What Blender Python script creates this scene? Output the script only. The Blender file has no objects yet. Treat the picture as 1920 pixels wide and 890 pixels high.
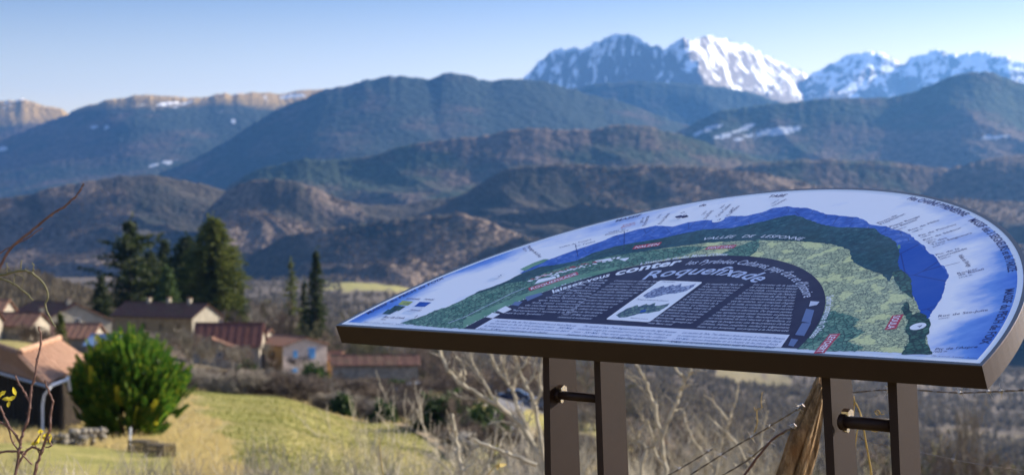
import bpy, math, random
import numpy as np
from mathutils import Vector, Matrix
R = math.radians
scene = bpy.context.scene
col = scene.collection

# ------------------------------------------------------------------ camera, light, exposure
FPX, CX, CY, HOR = 3657.0, 960.0, 445.0, 410.4     # focal length and horizon in photo pixels
cam_data = bpy.data.cameras.new('camera')
cam = bpy.data.objects.new('camera', cam_data)
col.objects.link(cam)
cam_data.sensor_width = 36.0
cam_data.lens = FPX / 1920.0 * 36.0
cam_data.clip_start = 0.05
cam_data.clip_end = 60000.0
PITCH = math.atan((CY - HOR) / FPX)
cam.rotation_euler = (R(90) - PITCH, 0, 0)
cam_data.dof.use_dof = True
cam_data.dof.focus_distance = 3.08
cam_data.dof.aperture_fstop = 10.5
scene.camera = cam

SUN_AZ, SUN_EL = R(58), R(24.5)                      # azimuth clockwise from +Y (the view), elevation
world = bpy.data.worlds.new("World")
scene.world = world
world.use_nodes = True
wn = world.node_tree.nodes
wn.clear()
wl = world.node_tree.links
sky = wn.new('ShaderNodeTexSky')
sky.sky_type = 'NISHITA'
sky.sun_disc = False
sky.sun_elevation = SUN_EL
sky.sun_rotation = SUN_AZ
sky.altitude = 750
sky.air_density = 1.0
sky.dust_density = 2.4
sky.ozone_density = 2.0
bgn = wn.new('ShaderNodeBackground')
bgn.inputs['Strength'].default_value = 0.12
wout = wn.new('ShaderNodeOutputWorld')
# clear winter air: the blue deepens quickly away from the horizon, all the way round
wtc = wn.new('ShaderNodeTexCoord'); wsx = wn.new('ShaderNodeSeparateXYZ'); wl.new(wtc.outputs['Generated'], wsx.inputs[0])
wrp = wn.new('ShaderNodeValToRGB'); wl.new(wsx.outputs[2], wrp.inputs[0])
for _p, _c in ((0.25, (0.52, 0.52, 0.65, 1)), (0.55, (1.0, 0.95, 1.0, 1))):
    wrp.color_ramp.elements.new(_p).color = _c
_e = wrp.color_ramp.elements
_e[0].position = 0.04; _e[0].color = (0.97, 0.765, 0.64, 1)
_e[-1].color = (1.0, 0.95, 1.0, 1)
_n = _e.new(0.12); _n.color = (0.265, 0.295, 0.385, 1)
wmx = wn.new('ShaderNodeMix'); wmx.data_type = 'RGBA'; wmx.blend_type = 'MULTIPLY'; wmx.inputs[0].default_value = 1.0
wl.new(sky.outputs[0], wmx.inputs[6]); wl.new(wrp.outputs[0], wmx.inputs[7])
wl.new(wmx.outputs[2], bgn.inputs[0])
world.node_tree.links.new(bgn.outputs[0], wout.inputs[0])
sun_data = bpy.data.lights.new('sun', 'SUN')
sun_data.energy = 5.0
sun_data.angle = R(0.5)
sun_data.color = (1.0, 0.90, 0.76)
sun = bpy.data.objects.new('sun', sun_data)
col.objects.link(sun)
SUN_DIR = Vector((math.sin(SUN_AZ) * math.cos(SUN_EL), math.cos(SUN_AZ) * math.cos(SUN_EL), math.sin(SUN_EL)))
sun.rotation_euler = SUN_DIR.to_track_quat('Z', 'Y').to_euler()
scene.view_settings.view_transform = 'Standard'
scene.view_settings.look = 'None'
scene.view_settings.exposure = 1.42
scene.view_settings.gamma = 1.0
scene.cycles.volume_bounces = 0
scene.cycles.max_bounces = 6

# ------------------------------------------------------------------ helpers
cP, sP = math.cos(PITCH), math.sin(PITCH)
def ray(px, py):
    """world direction of a photo pixel, scaled so that its y (depth) is 1"""
    x, z = (px - CX) / FPX, -(py - CY) / FPX
    v = Vector((x, cP + z * sP, z * cP - sP))
    return v / v.y
def at(px, py, d):
    return ray(px, py) * d

def mesh_obj(name, verts, faces, mat, parent=None, smooth=False, loc=None, mats=None, fmat=None):
    me = bpy.data.meshes.new(name)
    if isinstance(verts, np.ndarray):
        verts = verts.tolist()
    if isinstance(faces, np.ndarray):
        faces = faces.tolist()
    me.from_pydata(verts, [], faces)
    for m in ([mat] if mats is None else mats):
        me.materials.append(m)
    if fmat is not None:
        me.polygons.foreach_set('material_index', fmat)
    if smooth:
        me.polygons.foreach_set('use_smooth', [True] * len(me.polygons))
    me.update()
    o = bpy.data.objects.new(name, me)
    col.objects.link(o)
    if parent is not None:
        o.parent = parent
    if loc is not None:
        o.location = loc
    return o
def tag(o, label=None, cat=None, group=None, kind=None):
    if label: o['label'] = label
    if cat: o['category'] = cat
    if group: o['group'] = group
    if kind: o['kind'] = kind
    return o
def empty(name, loc, rz=0.0, label=None, cat=None, group=None):
    o = bpy.data.objects.new(name, None)
    o.empty_display_size = 0.2
    o.location = loc
    o.rotation_euler = (0, 0, rz)
    col.objects.link(o)
    return tag(o, label, cat, group)
def copy_tree(o, parent=None, label=None):
    c = o.copy(); col.objects.link(c); c.parent = parent
    if label: c['label'] = label
    for ch in list(o.children):
        copy_tree(ch, c)
    return c

class MB:
    """collects shapes, builds one mesh"""
    def __init__(s): s.v = []; s.f = []
    def add(s, vs, fs):
        n = len(s.v)
        s.v += [tuple(v) for v in vs]
        s.f += [tuple(i + n for i in f) for f in fs]
        return s
    def box(s, c, size, rz=0.0, m=None):
        hx, hy, hz = size[0] / 2, size[1] / 2, size[2] / 2
        vs = [(sx * hx, sy * hy, sz * hz) for sz in (-1, 1) for sy in (-1, 1) for sx in (-1, 1)]
        if m is not None: vs = [tuple(m @ Vector(v)) for v in vs]
        cr, sr = math.cos(rz), math.sin(rz)
        vs = [(c[0] + x * cr - y * sr, c[1] + x * sr + y * cr, c[2] + z) for x, y, z in vs]
        return s.add(vs, [(0, 2, 3, 1), (4, 5, 7, 6), (0, 1, 5, 4), (2, 6, 7, 3), (0, 4, 6, 2), (1, 3, 7, 5)])
    def hexa(s, b, t):
        """prism between two loops of equal length"""
        n = len(b)
        fs = [tuple(range(n))[::-1], tuple(range(n, 2 * n))]
        fs += [(i, (i + 1) % n, n + (i + 1) % n, n + i) for i in range(n)]
        return s.add(list(b) + list(t), fs)
    def tube(s, pts, rad, n=6, cap=True):
        pts = [Vector(p) for p in pts]
        if not hasattr(rad, '__len__'): rad = [rad] * len(pts)
        vs, fs = [], []
        prev = None
        for i, p in enumerate(pts):
            d = (pts[min(i + 1, len(pts) - 1)] - pts[max(i - 1, 0)])
            if d.length < 1e-9: d = Vector((0, 0, 1))
            d.normalize()
            if prev is None:
                a = d.orthogonal().normalized()
            else:
                a = prev - d * prev.dot(d)
                a = a.normalized() if a.length > 1e-6 else d.orthogonal().normalized()
            prev = a
            b = d.cross(a)
            for k in range(n):
                w = 2 * math.pi * k / n
                vs.append(p + (a * math.cos(w) + b * math.sin(w)) * rad[i])
        for i in range(len(pts) - 1):
            for k in range(n):
                k2 = (k + 1) % n
                fs.append((i * n + k, i * n + k2, (i + 1) * n + k2, (i + 1) * n + k))
        if cap:
            fs.append(tuple(range(n))[::-1]); m = (len(pts) - 1) * n
            fs.append(tuple(range(m, m + n)))
        return s.add(vs, fs)
    def build(s, name, mat, parent=None, smooth=False, loc=None):
        return mesh_obj(name, s.v, s.f, mat, parent, smooth, loc)

# vectorised value noise
def _hash(ix, iy, seed):
    h = (ix.astype(np.int64) * 374761393 + iy.astype(np.int64) * 668265263 + seed * 1442695041) & 0xFFFFFFFF
    h = ((h ^ (h >> 13)) * 1274126177) & 0xFFFFFFFF
    h = (h ^ (h >> 16)) & 0xFFFFFFFF
    return h / 4294967295.0
def vnoise(x, y, seed=0):
    x = np.asarray(x, float); y = np.asarray(y, float)
    ix, iy = np.floor(x), np.floor(y)
    fx, fy = x - ix, y - iy
    fx = fx * fx * fx * (fx * (fx * 6 - 15) + 10); fy = fy * fy * fy * (fy * (fy * 6 - 15) + 10)
    a = _hash(ix, iy, seed); b = _hash(ix + 1, iy, seed); c = _hash(ix, iy + 1, seed); d = _hash(ix + 1, iy + 1, seed)
    return (a * (1 - fx) + b * fx) * (1 - fy) + (c * (1 - fx) + d * fx) * fy
def fbm(x, y, o=4, seed=0, gain=0.5):
    t = 0; a = 1.0; n = 0
    for k in range(o):
        t = t + a * vnoise(x * 2 ** k + 13.7 * k, y * 2 ** k - 7.3 * k, seed + k * 17); n += a; a *= gain
    return t / n
def ridged(x, y, o=4, seed=0, gain=0.5):
    t = 0; a = 1.0; n = 0
    for k in range(o):
        t = t + a * (1 - np.abs(2 * vnoise(x * 2 ** k + 5.1 * k, y * 2 ** k + 9.2 * k, seed + k * 31) - 1)); n += a; a *= gain
    return t / n

# ------------------------------------------------------------------ material helpers
class NT:
    def __init__(s, name):
        s.m = bpy.data.materials.new(name); s.m.use_nodes = True
        s.t = s.m.node_tree; s.n = s.t.nodes
        s.b = s.n['Principled BSDF']
        s.co = None
    def new(s, k, **kw):
        n = s.n.new(k)
        for a, v in kw.items(): setattr(n, a, v)
        return n
    def link(s, a, b): s.t.links.new(a, b)
    def coord(s, which='Object', scale=None):
        if s.co is None: s.co = s.new('ShaderNodeTexCoord')
        o = s.co.outputs[which]
        if scale is not None:
            mp = s.new('ShaderNodeMapping'); mp.inputs['Scale'].default_value = scale
            s.link(o, mp.inputs['Vector']); o = mp.outputs[0]
        return o
    def noise(s, scale, detail=3, rough=0.55, vec=None, which='Object'):
        n = s.new('ShaderNodeTexNoise'); n.inputs['Scale'].default_value = scale
        n.inputs['Detail'].default_value = detail; n.inputs['Roughness'].default_value = rough
        s.link(vec if vec is not None else s.coord(which), n.inputs['Vector'])
        return n.outputs['Fac']
    def voro(s, scale, vec=None, feature='F1', out='Distance'):
        n = s.new('ShaderNodeTexVoronoi'); n.feature = feature; n.inputs['Scale'].default_value = scale
        s.link(vec if vec is not None else s.coord(), n.inputs['Vector'])
        return n.outputs[out]
    def ramp(s, fac, stops, interp='LINEAR'):
        r = s.new('ShaderNodeValToRGB'); r.color_ramp.interpolation = interp
        e = r.color_ramp.elements
        while len(e) < len(stops): e.new(0.5)
        for k, (p, c) in enumerate(stops):
            e[k].position = p
            e[k].color = (c, c, c, 1) if not hasattr(c, '__len__') else (*c[:3], 1)
        s.link(fac, r.inputs[0])
        return r.outputs[0]
    def math(s, op, a, b=None, clamp=False):
        n = s.new('ShaderNodeMath', operation=op, use_clamp=clamp)
        for i, v in enumerate((a, b)):
            if v is None: continue
            if isinstance(v, (int, float)): n.inputs[i].default_value = v
            else: s.link(v, n.inputs[i])
        return n.outputs[0]
    def mix(s, fac, a, b, mode='MIX'):
        n = s.new('ShaderNodeMix', data_type='RGBA', blend_type=mode)
        for i, v in ((0, fac), (6, a), (7, b)):
            if isinstance(v, (int, float)): n.inputs[i].default_value = v
            elif hasattr(v, '__len__'): n.inputs[i].default_value = (*v[:3], 1)
            else: s.link(v, n.inputs[i])
        return n.outputs[2]
    def bump(s, h, strength=0.5, dist=0.1):
        b = s.new('ShaderNodeBump'); b.inputs['Strength'].default_value = strength; b.inputs['Distance'].default_value = dist
        s.link(h, b.inputs['Height']); s.link(b.outputs[0], s.b.inputs['Normal'])
    def col(s, c):
        if hasattr(c, '__len__'): s.b.inputs['Base Color'].default_value = (*c[:3], 1)
        else: s.link(c, s.b.inputs['Base Color'])
    def set(s, rough=None, metal=None, spec=None, coat=None):
        if rough is not None: s.b.inputs['Roughness'].default_value = rough
        if metal is not None: s.b.inputs['Metallic'].default_value = metal
        if spec is not None: s.b.inputs['Specular IOR Level'].default_value = spec
        if coat is not None:
            s.b.inputs['Coat Weight'].default_value = coat; s.b.inputs['Coat Roughness'].default_value = 0.12
        return s.m
def simple(name, c, rough=0.7, spec=0.3, metal=0.0, var=0.25, scale=6.0, bump=0.0, bdist=0.02):
    t = NT(name)
    n = t.noise(scale, 4, 0.6)
    f = t.ramp(n, [(0.3, 0.0), (0.7, 1.0)])
    t.col(t.mix(f, [x * (1 - var) for x in c], [min(1, x * (1 + var)) for x in c]))
    if bump: t.bump(t.noise(scale * 5, 4, 0.7), bump, bdist)
    return t.set(rough, metal, spec)
# ------------------------------------------------------------------ terrain: one sheet round the camera to the horizon
TD = np.array([0, 3, 10, 20, 40, 60, 80, 100, 130, 160, 200, 240, 300, 400, 550, 750, 950, 1250, 1600, 2100, 2800, 3600, 5000, 9000, 20500.])
TP = np.array([-1500, 0, 300, 500, 700, 850, 1100, 1500, 1920, 3000.])
TZ = np.array([
 [-1.3]*10, [-1.3]*10,
 [-2.3,-2.4,-2.5,-2.6,-2.7,-2.9,-3.1,-3.3,-3.4,-3.5],
 [-3.7,-3.8,-4.0,-4.2,-4.5,-4.8,-5.2,-5.6,-5.9,-6.1],
 [-5.7,-6.0,-6.3,-6.5,-7.0,-7.5,-8.2,-9.4,-10.2,-11],
 [-7.4,-7.7,-8.0,-8.4,-9.4,-10.0,-11.2,-13,-14,-15],
 [-8.6,-9.0,-9.5,-10.0,-11.2,-12.0,-13.6,-16.5,-18,-20],
 [-9.6,-10.3,-10.9,-11.4,-12.8,-13.6,-15.4,-19.5,-22,-25],
 [-10.6,-11.4,-12.6,-13.1,-14.8,-15.4,-17.2,-24,-28,-32],
 [-11.6,-12.4,-14.2,-14.8,-16.8,-16.8,-18.8,-28,-34,-40],
 [-13,-14.2,-16.2,-16.6,-18.6,-18.2,-21,-35,-43,-50],
 [-14,-15,-18.9,-20.2,-21.3,-21,-25,-42,-51,-60],
 [-16.5,-17.5,-21.6,-23.4,-25.8,-27.5,-34,-52,-63,-72],
 [-17,-20,-22.5,-27,-34,-40,-48,-68,-80,-90],
 [-20,-30,-38,-43,-48,-54,-62,-84,-99,-110],
 [-20,-30,-44,-54,-60,-66,-76,-102,-118,-128],
 [-22,-29,-44,-62,-70,-76,-90,-120,-134,-140],
 [-50,-58,-66,-75,-82,-92,-108,-136,-150,-155],
 [-85,-90,-88,-86,-90,-102,-122,-147,-171,-176],
 [-100,-100,-96,-94,-94,-108,-134,-160,-182,-190],
 [-105,-102,-100,-98,-98,-112,-144,-170,-195,-205],
 [-110,-108,-106,-106,-106,-120,-150,-180,-205,-215],
 [-150]*10, [-180]*10, [-260]*10])
def H(x, y):
    x = np.asarray(x, float); y = np.asarray(y, float)
    d = np.maximum(np.where(y > 0, np.maximum(y, np.hypot(x, y) * 0.35), np.hypot(x, y) * 0.35), 0.01)
    p = CX + FPX * np.clip(x / np.maximum(np.abs(d), 0.5), -0.66, 0.56)
    ld = np.log(np.clip(d, 1.2, 20500)); lt = np.log(np.maximum(TD, 1.2))
    lt[0] = lt[0] - 1e-3
    i = np.clip(np.searchsorted(lt, ld) - 1, 0, len(TD) - 2); fi = np.clip((ld - lt[i]) / (lt[i + 1] - lt[i]), 0, 1)
    j = np.clip(np.searchsorted(TP, p) - 1, 0, len(TP) - 2); fj = np.clip((p - TP[j]) / (TP[j + 1] - TP[j]), 0, 1)
    fj = fj * fj * (3 - 2 * fj)
    z = (TZ[i, j] * (1 - fj) + TZ[i, j + 1] * fj) * (1 - fi) + (TZ[i + 1, j] * (1 - fj) + TZ[i + 1, j + 1] * fj) * fi
    # behind the camera the hillside keeps climbing
    z = np.where(y < 0, -1.3 + np.minimum(-y, 300) * 0.25 + (z + 1.3) * np.clip(1 + y / 60.0, 0, 1), z)
    amp = np.clip(d / 300.0, 0.03, 4.0)
    z = z + (fbm(x / 17.0, y / 17.0, 3, 3) - 0.5) * amp * np.clip(d / 50, 0, 1) + (fbm(x / 140.0, y / 140.0, 3, 5) - 0.5) * np.clip((d - 300) / 50, 0, 12)
    return z
def Hs(x, y): return float(H(np.array([x]), np.array([y]))[0])
def ground(px, d, dz=0.0):
    x = (px - CX) / FPX * d
    return Vector((x, d, Hs(x, d) + dz))

def cover_masks(x, y, z):
    """what covers the ground there: (green pasture, dry grass, woodland floor)"""
    d = np.maximum(y, 0.5)
    p = CX + FPX * x / d
    n = fbm(x / 9.0, y / 9.0, 4, 21) - 0.5
    n2 = fbm(x / 3.0, y / 3.0, 3, 22) - 0.5
    # pasture below the village
    e = (p - 395) / 60 + n * 2.6 + (d - 90) / 60
    field = np.clip(e, 0, 1) * (d > 62 + 20 * n) * (p < 960) * (d < 172 - (p - 400) * 0.035) * (y > 0)
    lawn = ((p < 330) & (d < 78 + 10 * n) & (d > 20)).astype(float)
    vill = ((d > 180) & (d < 262) & (p < 1260)).astype(float)
    strip = np.zeros_like(d)
    for (a, b, c, e2, g) in ((605, 960, 2700, 3350, 40), (1770, 2100, 1400, 1470, 40), (1340, 1480, 1700, 1950, 40)):
        strip = np.maximum(strip, (1.0 if a < 1000 else .45) * ((p > a) & (p < b) & (d > c + n * 300) & (d < e2 + n * 300)).astype(float))
    green = np.clip(field + lawn * 0.9 + vill * 0.75 + strip, 0, 1)
    wood = np.clip((d - 262) / 30, 0, 1) * (1 - strip)
    return green, np.clip(0.5 + n2, 0, 1), wood

def make_ground():
    rs = np.concatenate([np.linspace(0.6, 30, 40), np.geomspace(31, 300, 190), np.geomspace(303, 20500, 160)])
    sector = np.linspace(-0.36, 0.36, 340)
    rest = np.linspace(0.36, 2 * math.pi - 0.36, 60)[1:-1]
    az = np.concatenate([sector, rest])
    A, Rr = np.meshgrid(az, rs)
    X = np.sin(A) * Rr; Y = np.cos(A) * Rr
    Z = H(X, Y)
    n, m = X.shape
    v = np.stack([X, Y, Z], -1).reshape(-1, 3)
    idx = np.arange(n * m).reshape(n, m)
    nx = np.roll(idx, -1, axis=1)
    f = np.stack([idx[:-1], nx[:-1], nx[1:], idx[1:]], -1).reshape(-1, 4)[:, ::-1]
    v = np.vstack([v, [[0, 0, -1.3]]])
    fl = f.tolist() + [(int(idx[0, k]), int(nx[0, k]), n * m) for k in range(m)]
    t = NT('ground_cover')
    at_ = t.new('ShaderNodeVertexColor', layer_name='cover')
    sep = t.new('ShaderNodeSeparateColor'); t.link(at_.outputs[0], sep.inputs[0])
    g, dry, wood = sep.outputs[0], sep.outputs[1], sep.outputs[2]
    nf = t.noise(0.5, 5, 0.65); nb = t.noise(0.05, 3, 0.5); nfine = t.noise(4.0, 4, 0.7)
    nf2 = t.noise(1.6, 5, 0.75)
    nf = t.math('ADD', t.math('MULTIPLY', nf, 0.5), t.math('MULTIPLY', nf2, 0.5))
    grass = t.ramp(nf, [(0.34, (0.15, 0.155, 0.035)), (0.5, (0.24, 0.225, 0.06)), (0.64, (0.36, 0.30, 0.11))])
    straw = t.ramp(nf, [(0.25, (0.11, 0.08, 0.035)), (0.5, (0.26, 0.20, 0.085)), (0.8, (0.38, 0.30, 0.14))])
    floor = t.ramp(t.noise(0.06, 5, 0.7), [(0.3, (0.05, 0.04, 0.025)), (0.6, (0.13, 0.10, 0.07)), (0.8, (0.07, 0.075, 0.03))])
    gm = t.math('MULTIPLY', g, t.ramp(nb, [(0.3, 0.45), (0.55, 1.0)]))
    c = t.mix(gm, straw, grass)
    c = t.mix(wood, c, floor)
    c = t.mix(0.5, c, t.ramp(nfine, [(0.3, 0.55), (0.7, 1.0)]), 'MULTIPLY')
    t.col(c)
    t.bump(nfine, 0.8, 0.25)
    t.set(0.95, 0, 0.1)
    o = mesh_obj('ground', v, fl, t.m, smooth=True)
    G, D, W = cover_masks(v[:, 0], v[:, 1], v[:, 2])
    ca = o.data.color_attributes.new('cover', 'FLOAT_COLOR', 'POINT')
    ca.data.foreach_set('color', np.stack([G, D, W, np.ones_like(G)], -1).astype(np.float32).ravel())
    tag(o, kind='structure')
    return o
make_ground()

# ------------------------------------------------------------------ mountains
def forest_mat(name, brown, green, bscale, snow=None, lone=0.5, rock=None, meadow=None):
    """wooded slope: bare brown crowns and evergreen patches, darker ones painted in for shaded folds, snow above a height band"""
    t = NT(name)
    crowns = t.voro(0.045 / bscale, out='Distance')
    big = t.noise(0.0011 / bscale, 5, 0.6)
    mid = t.noise(0.006 / bscale, 4, 0.65)
    fine = t.noise(0.05 / bscale, 4, 0.7)
    b = t.mix(t.ramp(fine, [(0.35, 0.0), (0.65, 1.0)]), [x * 0.45 for x in brown], [x * 1.6 for x in brown])
    g = t.mix(t.ramp(fine, [(0.35, 0.0), (0.7, 1.0)]), [x * 0.6 for x in green], [x * 1.4 for x in green])
    mixv = t.math('ADD', t.math('MULTIPLY', big, 0.6), t.math('MULTIPLY', mid, 0.4))
    fold_shade = t.new('ShaderNodeAttribute', attribute_name='evergreen')
    c = t.mix(t.ramp(mixv, [(lone - 0.04, 0.0), (lone + 0.04, 1.0)]), b, g)
    c = t.mix(t.math('MULTIPLY', fold_shade.outputs['Fac'], 0.7), c, [x * .75 for x in green])  # darkens the colour in patches to imitate shaded spurs
    if meadow:
        z0, z1, mc = meadow
        sx = t.new('ShaderNodeSeparateXYZ'); t.link(t.coord(), sx.inputs[0])
        zz = t.math('ADD', sx.outputs[2], t.math('MULTIPLY', mid, (z1 - z0) * 1.4))
        c = t.mix(t.ramp(t.math('DIVIDE', t.math('SUBTRACT', zz, z0 + (z1 - z0) * 0.7), z1 - z0), [(0.2, 0.0), (0.8, 1.0)]), c, mc)
    if rock:
        z0, z1, rc = rock
        sx = t.new('ShaderNodeSeparateXYZ'); t.link(t.coord(), sx.inputs[0])
        c = t.mix(t.ramp(t.math('DIVIDE', t.math('SUBTRACT', t.math('ADD', sx.outputs[2], t.math('MULTIPLY', mid, 200)), z0), z1 - z0), [(0.1, 0.0), (0.9, 1.0)]), c, rc)
    if snow:
        z0, z1, sharp = snow
        sx = t.new('ShaderNodeSeparateXYZ'); t.link(t.coord(), sx.inputs[0])
        geo = t.new('ShaderNodeNewGeometry'); sn = t.new('ShaderNodeSeparateXYZ'); t.link(geo.outputs['Normal'], sn.inputs[0])
        h = t.math('DIVIDE', t.math('SUBTRACT', sx.outputs[2], z0), z1 - z0)
        mr = t.new('ShaderNodeMapping'); mr.inputs['Rotation'].default_value = (0.35, 0, R(38)); t.link(t.coord('Object'), mr.inputs['Vector'])
        ms = t.new('ShaderNodeMapping'); ms.inputs['Scale'].default_value = (0.010, 0.0035, 0.008); t.link(mr.outputs[0], ms.inputs['Vector'])
        str_ = t.noise(1.0, 7, 0.7, ms.outputs[0])
        v = t.math('ADD', t.math('MULTIPLY', t.math('SUBTRACT', h, 0.5), 0.55), t.math('ADD', t.math('MULTIPLY', t.math('SUBTRACT', str_, 0.5), 3.0), 0.5))
        v = t.math('ADD', v, t.math('MULTIPLY', t.math('SUBTRACT', sn.outputs[2], 0.75), 0.3))
        f = t.ramp(v, [(min(sharp, 0.93), 0.0), (min(sharp + 0.12, 0.99), 1.0)])
        lim = t.ramp(h, [(0.0, 0.0), (0.18, 1.0)])
        c = t.mix(t.math('MULTIPLY', f, lim), c, (0.86, 0.88, 0.92))
    cl = t.new('ShaderNodeAttribute', attribute_name='clearing')
    c = t.mix(t.ramp(cl.outputs['Fac'], [(0.35, 0.0), (0.65, 1.0)]), c, (0.36, 0.39, 0.44))
    t.col(c)
    hgt = t.math('ADD', t.math('MULTIPLY', crowns, -0.6), fine)
    t.bump(hgt, 1.0, 9.0 * bscale)
    return t.set(1.0, 0, 0.05)

WOODS = []
def evergreen(x, y, seed):  # random dark fir patches that stand in for shade on the hills
    n = fbm(x / 260 + y / 900, y / 700, 4, seed + 50, .55)
    return np.clip((n - .50) / .035, 0, 1)
def crowns_on(X, Y, Z, T, n, seed):
    """winter crowns over a wooded slope: upright ragged crossed fans of twigs"""
    rg = np.random.default_rng(seed)
    rows = np.where(T[:, 0] < 0.15)[0]
    fi = rg.uniform(0, len(rows) - 2, n); fj = rg.uniform(0, X.shape[1] - 2, n)
    i, j = fi.astype(int), fj.astype(int); u, v = (fi - i)[:, None], (fj - j)[:, None]
    P = np.stack([X, Y, Z], -1)
    c = (P[i, j] * (1 - v) + P[i, j + 1] * v) * (1 - u) + (P[i + 1, j] * (1 - v) + P[i + 1, j + 1] * v) * u
    keep = (fbm(c[:, 0] / 90, c[:, 1] / 90, 3, seed + 3) > 0.36) & (evergreen(c[:, 0], c[:, 1], seed) < .4)  # brown crowns stay out of the painted shade patches
    c = c[keep]; n = len(c)
    h = rg.uniform(3, 5.5, n); w = h * rg.uniform(.45, .7, n); a = rg.uniform(0, math.pi, n)
    vs = []
    for k in range(2):
        ca, sa = np.cos(a + k * 1.57) * w, np.sin(a + k * 1.57) * w
        z0 = np.zeros(n)
        for dx, dz in ((0, -1.0), (-1, .55), (-.25, 1.0), (.9, .7)):
            q = c + np.stack([ca * dx, sa * dx, h * dz], -1); vs.append(q)
    V = np.stack(vs, 1).reshape(-1, 3); F = np.arange(len(V)).reshape(-1, 4)
    WOODS.append((V, F))
def ridge(pts, D, Wf, Wb, zb, seed, spur, amp, mat, nc=420, nr=150, jit=2.0, wood=0, skew=0.5, fine=3.0, power=1.0, knolls=0.0, name='mountain', fold=0.0, oct=4, gain=0.40, patches=(), rise_in=0.85, crest=0.10):
    pts = sorted(pts)
    nc = int(nc * .76); nr = int(nr * .72)
    px = np.linspace(pts[0][0], pts[-1][0], nc)
    ys = np.interp(px, [p[0] for p in pts], [p[1] for p in pts])
    k = np.ones(5) / 5
    ys = np.convolve(np.pad(ys, 2, mode='edge'), k, 'valid')
    Dd = np.interp(px, [p[0] for p in pts], [(p[2] if len(p) > 2 else D) for p in pts])
    kk = np.hanning(max(5, nc // 9)); kk /= kk.sum()
    Dd = np.convolve(np.pad(Dd, len(kk) // 2, mode='edge'), kk, 'valid')[:nc]
    Dd = np.pad(Dd, (0, nc - len(Dd)), mode='edge')
    t = np.concatenate([np.linspace(-1, 0, nr)[:-1], np.linspace(0, 1, nr // 8)])
    P, T = np.meshgrid(px, t)
    Dm = np.interp((P + fold * np.minimum(T, 0)).ravel(), px, Dd).reshape(P.shape)
    S = np.where(T < 0, T * Wf, T * Wb)
    d = Dm + S
    X = (P - CX) / FPX * d
    ysj = ys + (fbm(px / 14.0, px * 0 + seed, 4, seed) - 0.5) * jit * 2
    zc = np.broadcast_to((HOR - ysj) / FPX * Dd, P.shape)
    a = np.abs(T)
    prof = (1 - a) ** power * (1 - 0.25 * np.sin(math.pi * a) * (1 if power < 1.2 else 0))
    # the outline's small steps belong to the crest only; the slope below follows a smoothed crest
    kw = np.hanning(max(7, nc // 7)); kw /= kw.sum()
    zs = np.convolve(np.pad(zc[0], len(kw) // 2, mode='edge'), kw, 'valid')[:nc]
    zs = np.pad(zs, (0, nc - len(zs)), mode='edge')
    zs = np.minimum(zs, zc[0] + 0 * zs) * .5 + zs * .5
    shiftP = P + 60 * np.minimum(T, 0) * math.copysign(1, skew)
    ZS = np.interp(shiftP.ravel(), px, zs).reshape(P.shape)
    cr = np.exp(-(a / crest) ** 1.3)
    Z = zb + (ZS * (1 - cr) + zc * cr - zb) * prof
    warp = (fbm(X / spur / 2.0, S / spur / 2.0, 3, seed + 5) - 0.5) * 1.4
    rn = ridged(X / spur + skew * S / spur + warp, S / (spur * 2.6) + warp, oct, seed, gain)
    env = np.clip(np.sin(math.pi * np.clip(a, 0, 1) ** rise_in), 0, 1)
    Z = Z - amp * (1 - rn) * 1.9 * env
    if knolls: Z = Z + knolls * (fbm(X / spur / 1.5, S / spur / 1.5, 3, seed + 9) - 0.45) * np.sin(math.pi * a) ** 2 * 1.2
    Z = Z + (fbm(X / 16.0, S / 16.0, 2, seed + 2, 0.6) - 0.5) * fine
    v = np.stack([X, d, Z], -1).reshape(-1, 3)
    n, m = P.shape
    idx = np.arange(n * m).reshape(n, m)
    f = np.stack([idx[:-1, :-1], idx[:-1, 1:], idx[1:, 1:], idx[1:, :-1]], -1).reshape(-1, 4)
    o = mesh_obj(name, v, f, mat, smooth=True)
    if patches:
        PX = v[:, 0] / v[:, 1] * FPX + CX; PY = HOR - v[:, 2] / v[:, 1] * FPX
        mk = np.zeros(len(v))
        nn = fbm(v[:, 0] / 45, v[:, 1] / 90, 4, seed + 40, .6)
        for (qx, qy, rx, ry, tl) in patches:
            dx, dy = PX - qx, PY - qy + (PX - qx) * tl
            mk = np.maximum(mk, np.clip(1.6 - (dx / rx) ** 2 - (dy / ry) ** 2 + (nn - .5) * 5.5 - .2, 0, 1))
        ca = o.data.color_attributes.new('clearing', 'FLOAT_COLOR', 'POINT')
        ca.data.foreach_set('color', np.stack([mk, mk, mk, np.ones_like(mk)], -1).astype(np.float32).ravel())
    if wood:
        shade_mask = evergreen(v[:, 0], v[:, 1], seed)
        ce = o.data.color_attributes.new('evergreen', 'FLOAT_COLOR', 'POINT')  # stores the painted shade patches as dark fir cover
        ce.data.foreach_set('color', np.stack([shade_mask, shade_mask, shade_mask, np.ones_like(shade_mask)], -1).astype(np.float32).ravel())
    tag(o, kind='structure')
    if wood: crowns_on(X, d, Z, T, wood, seed)
    return o

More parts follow.
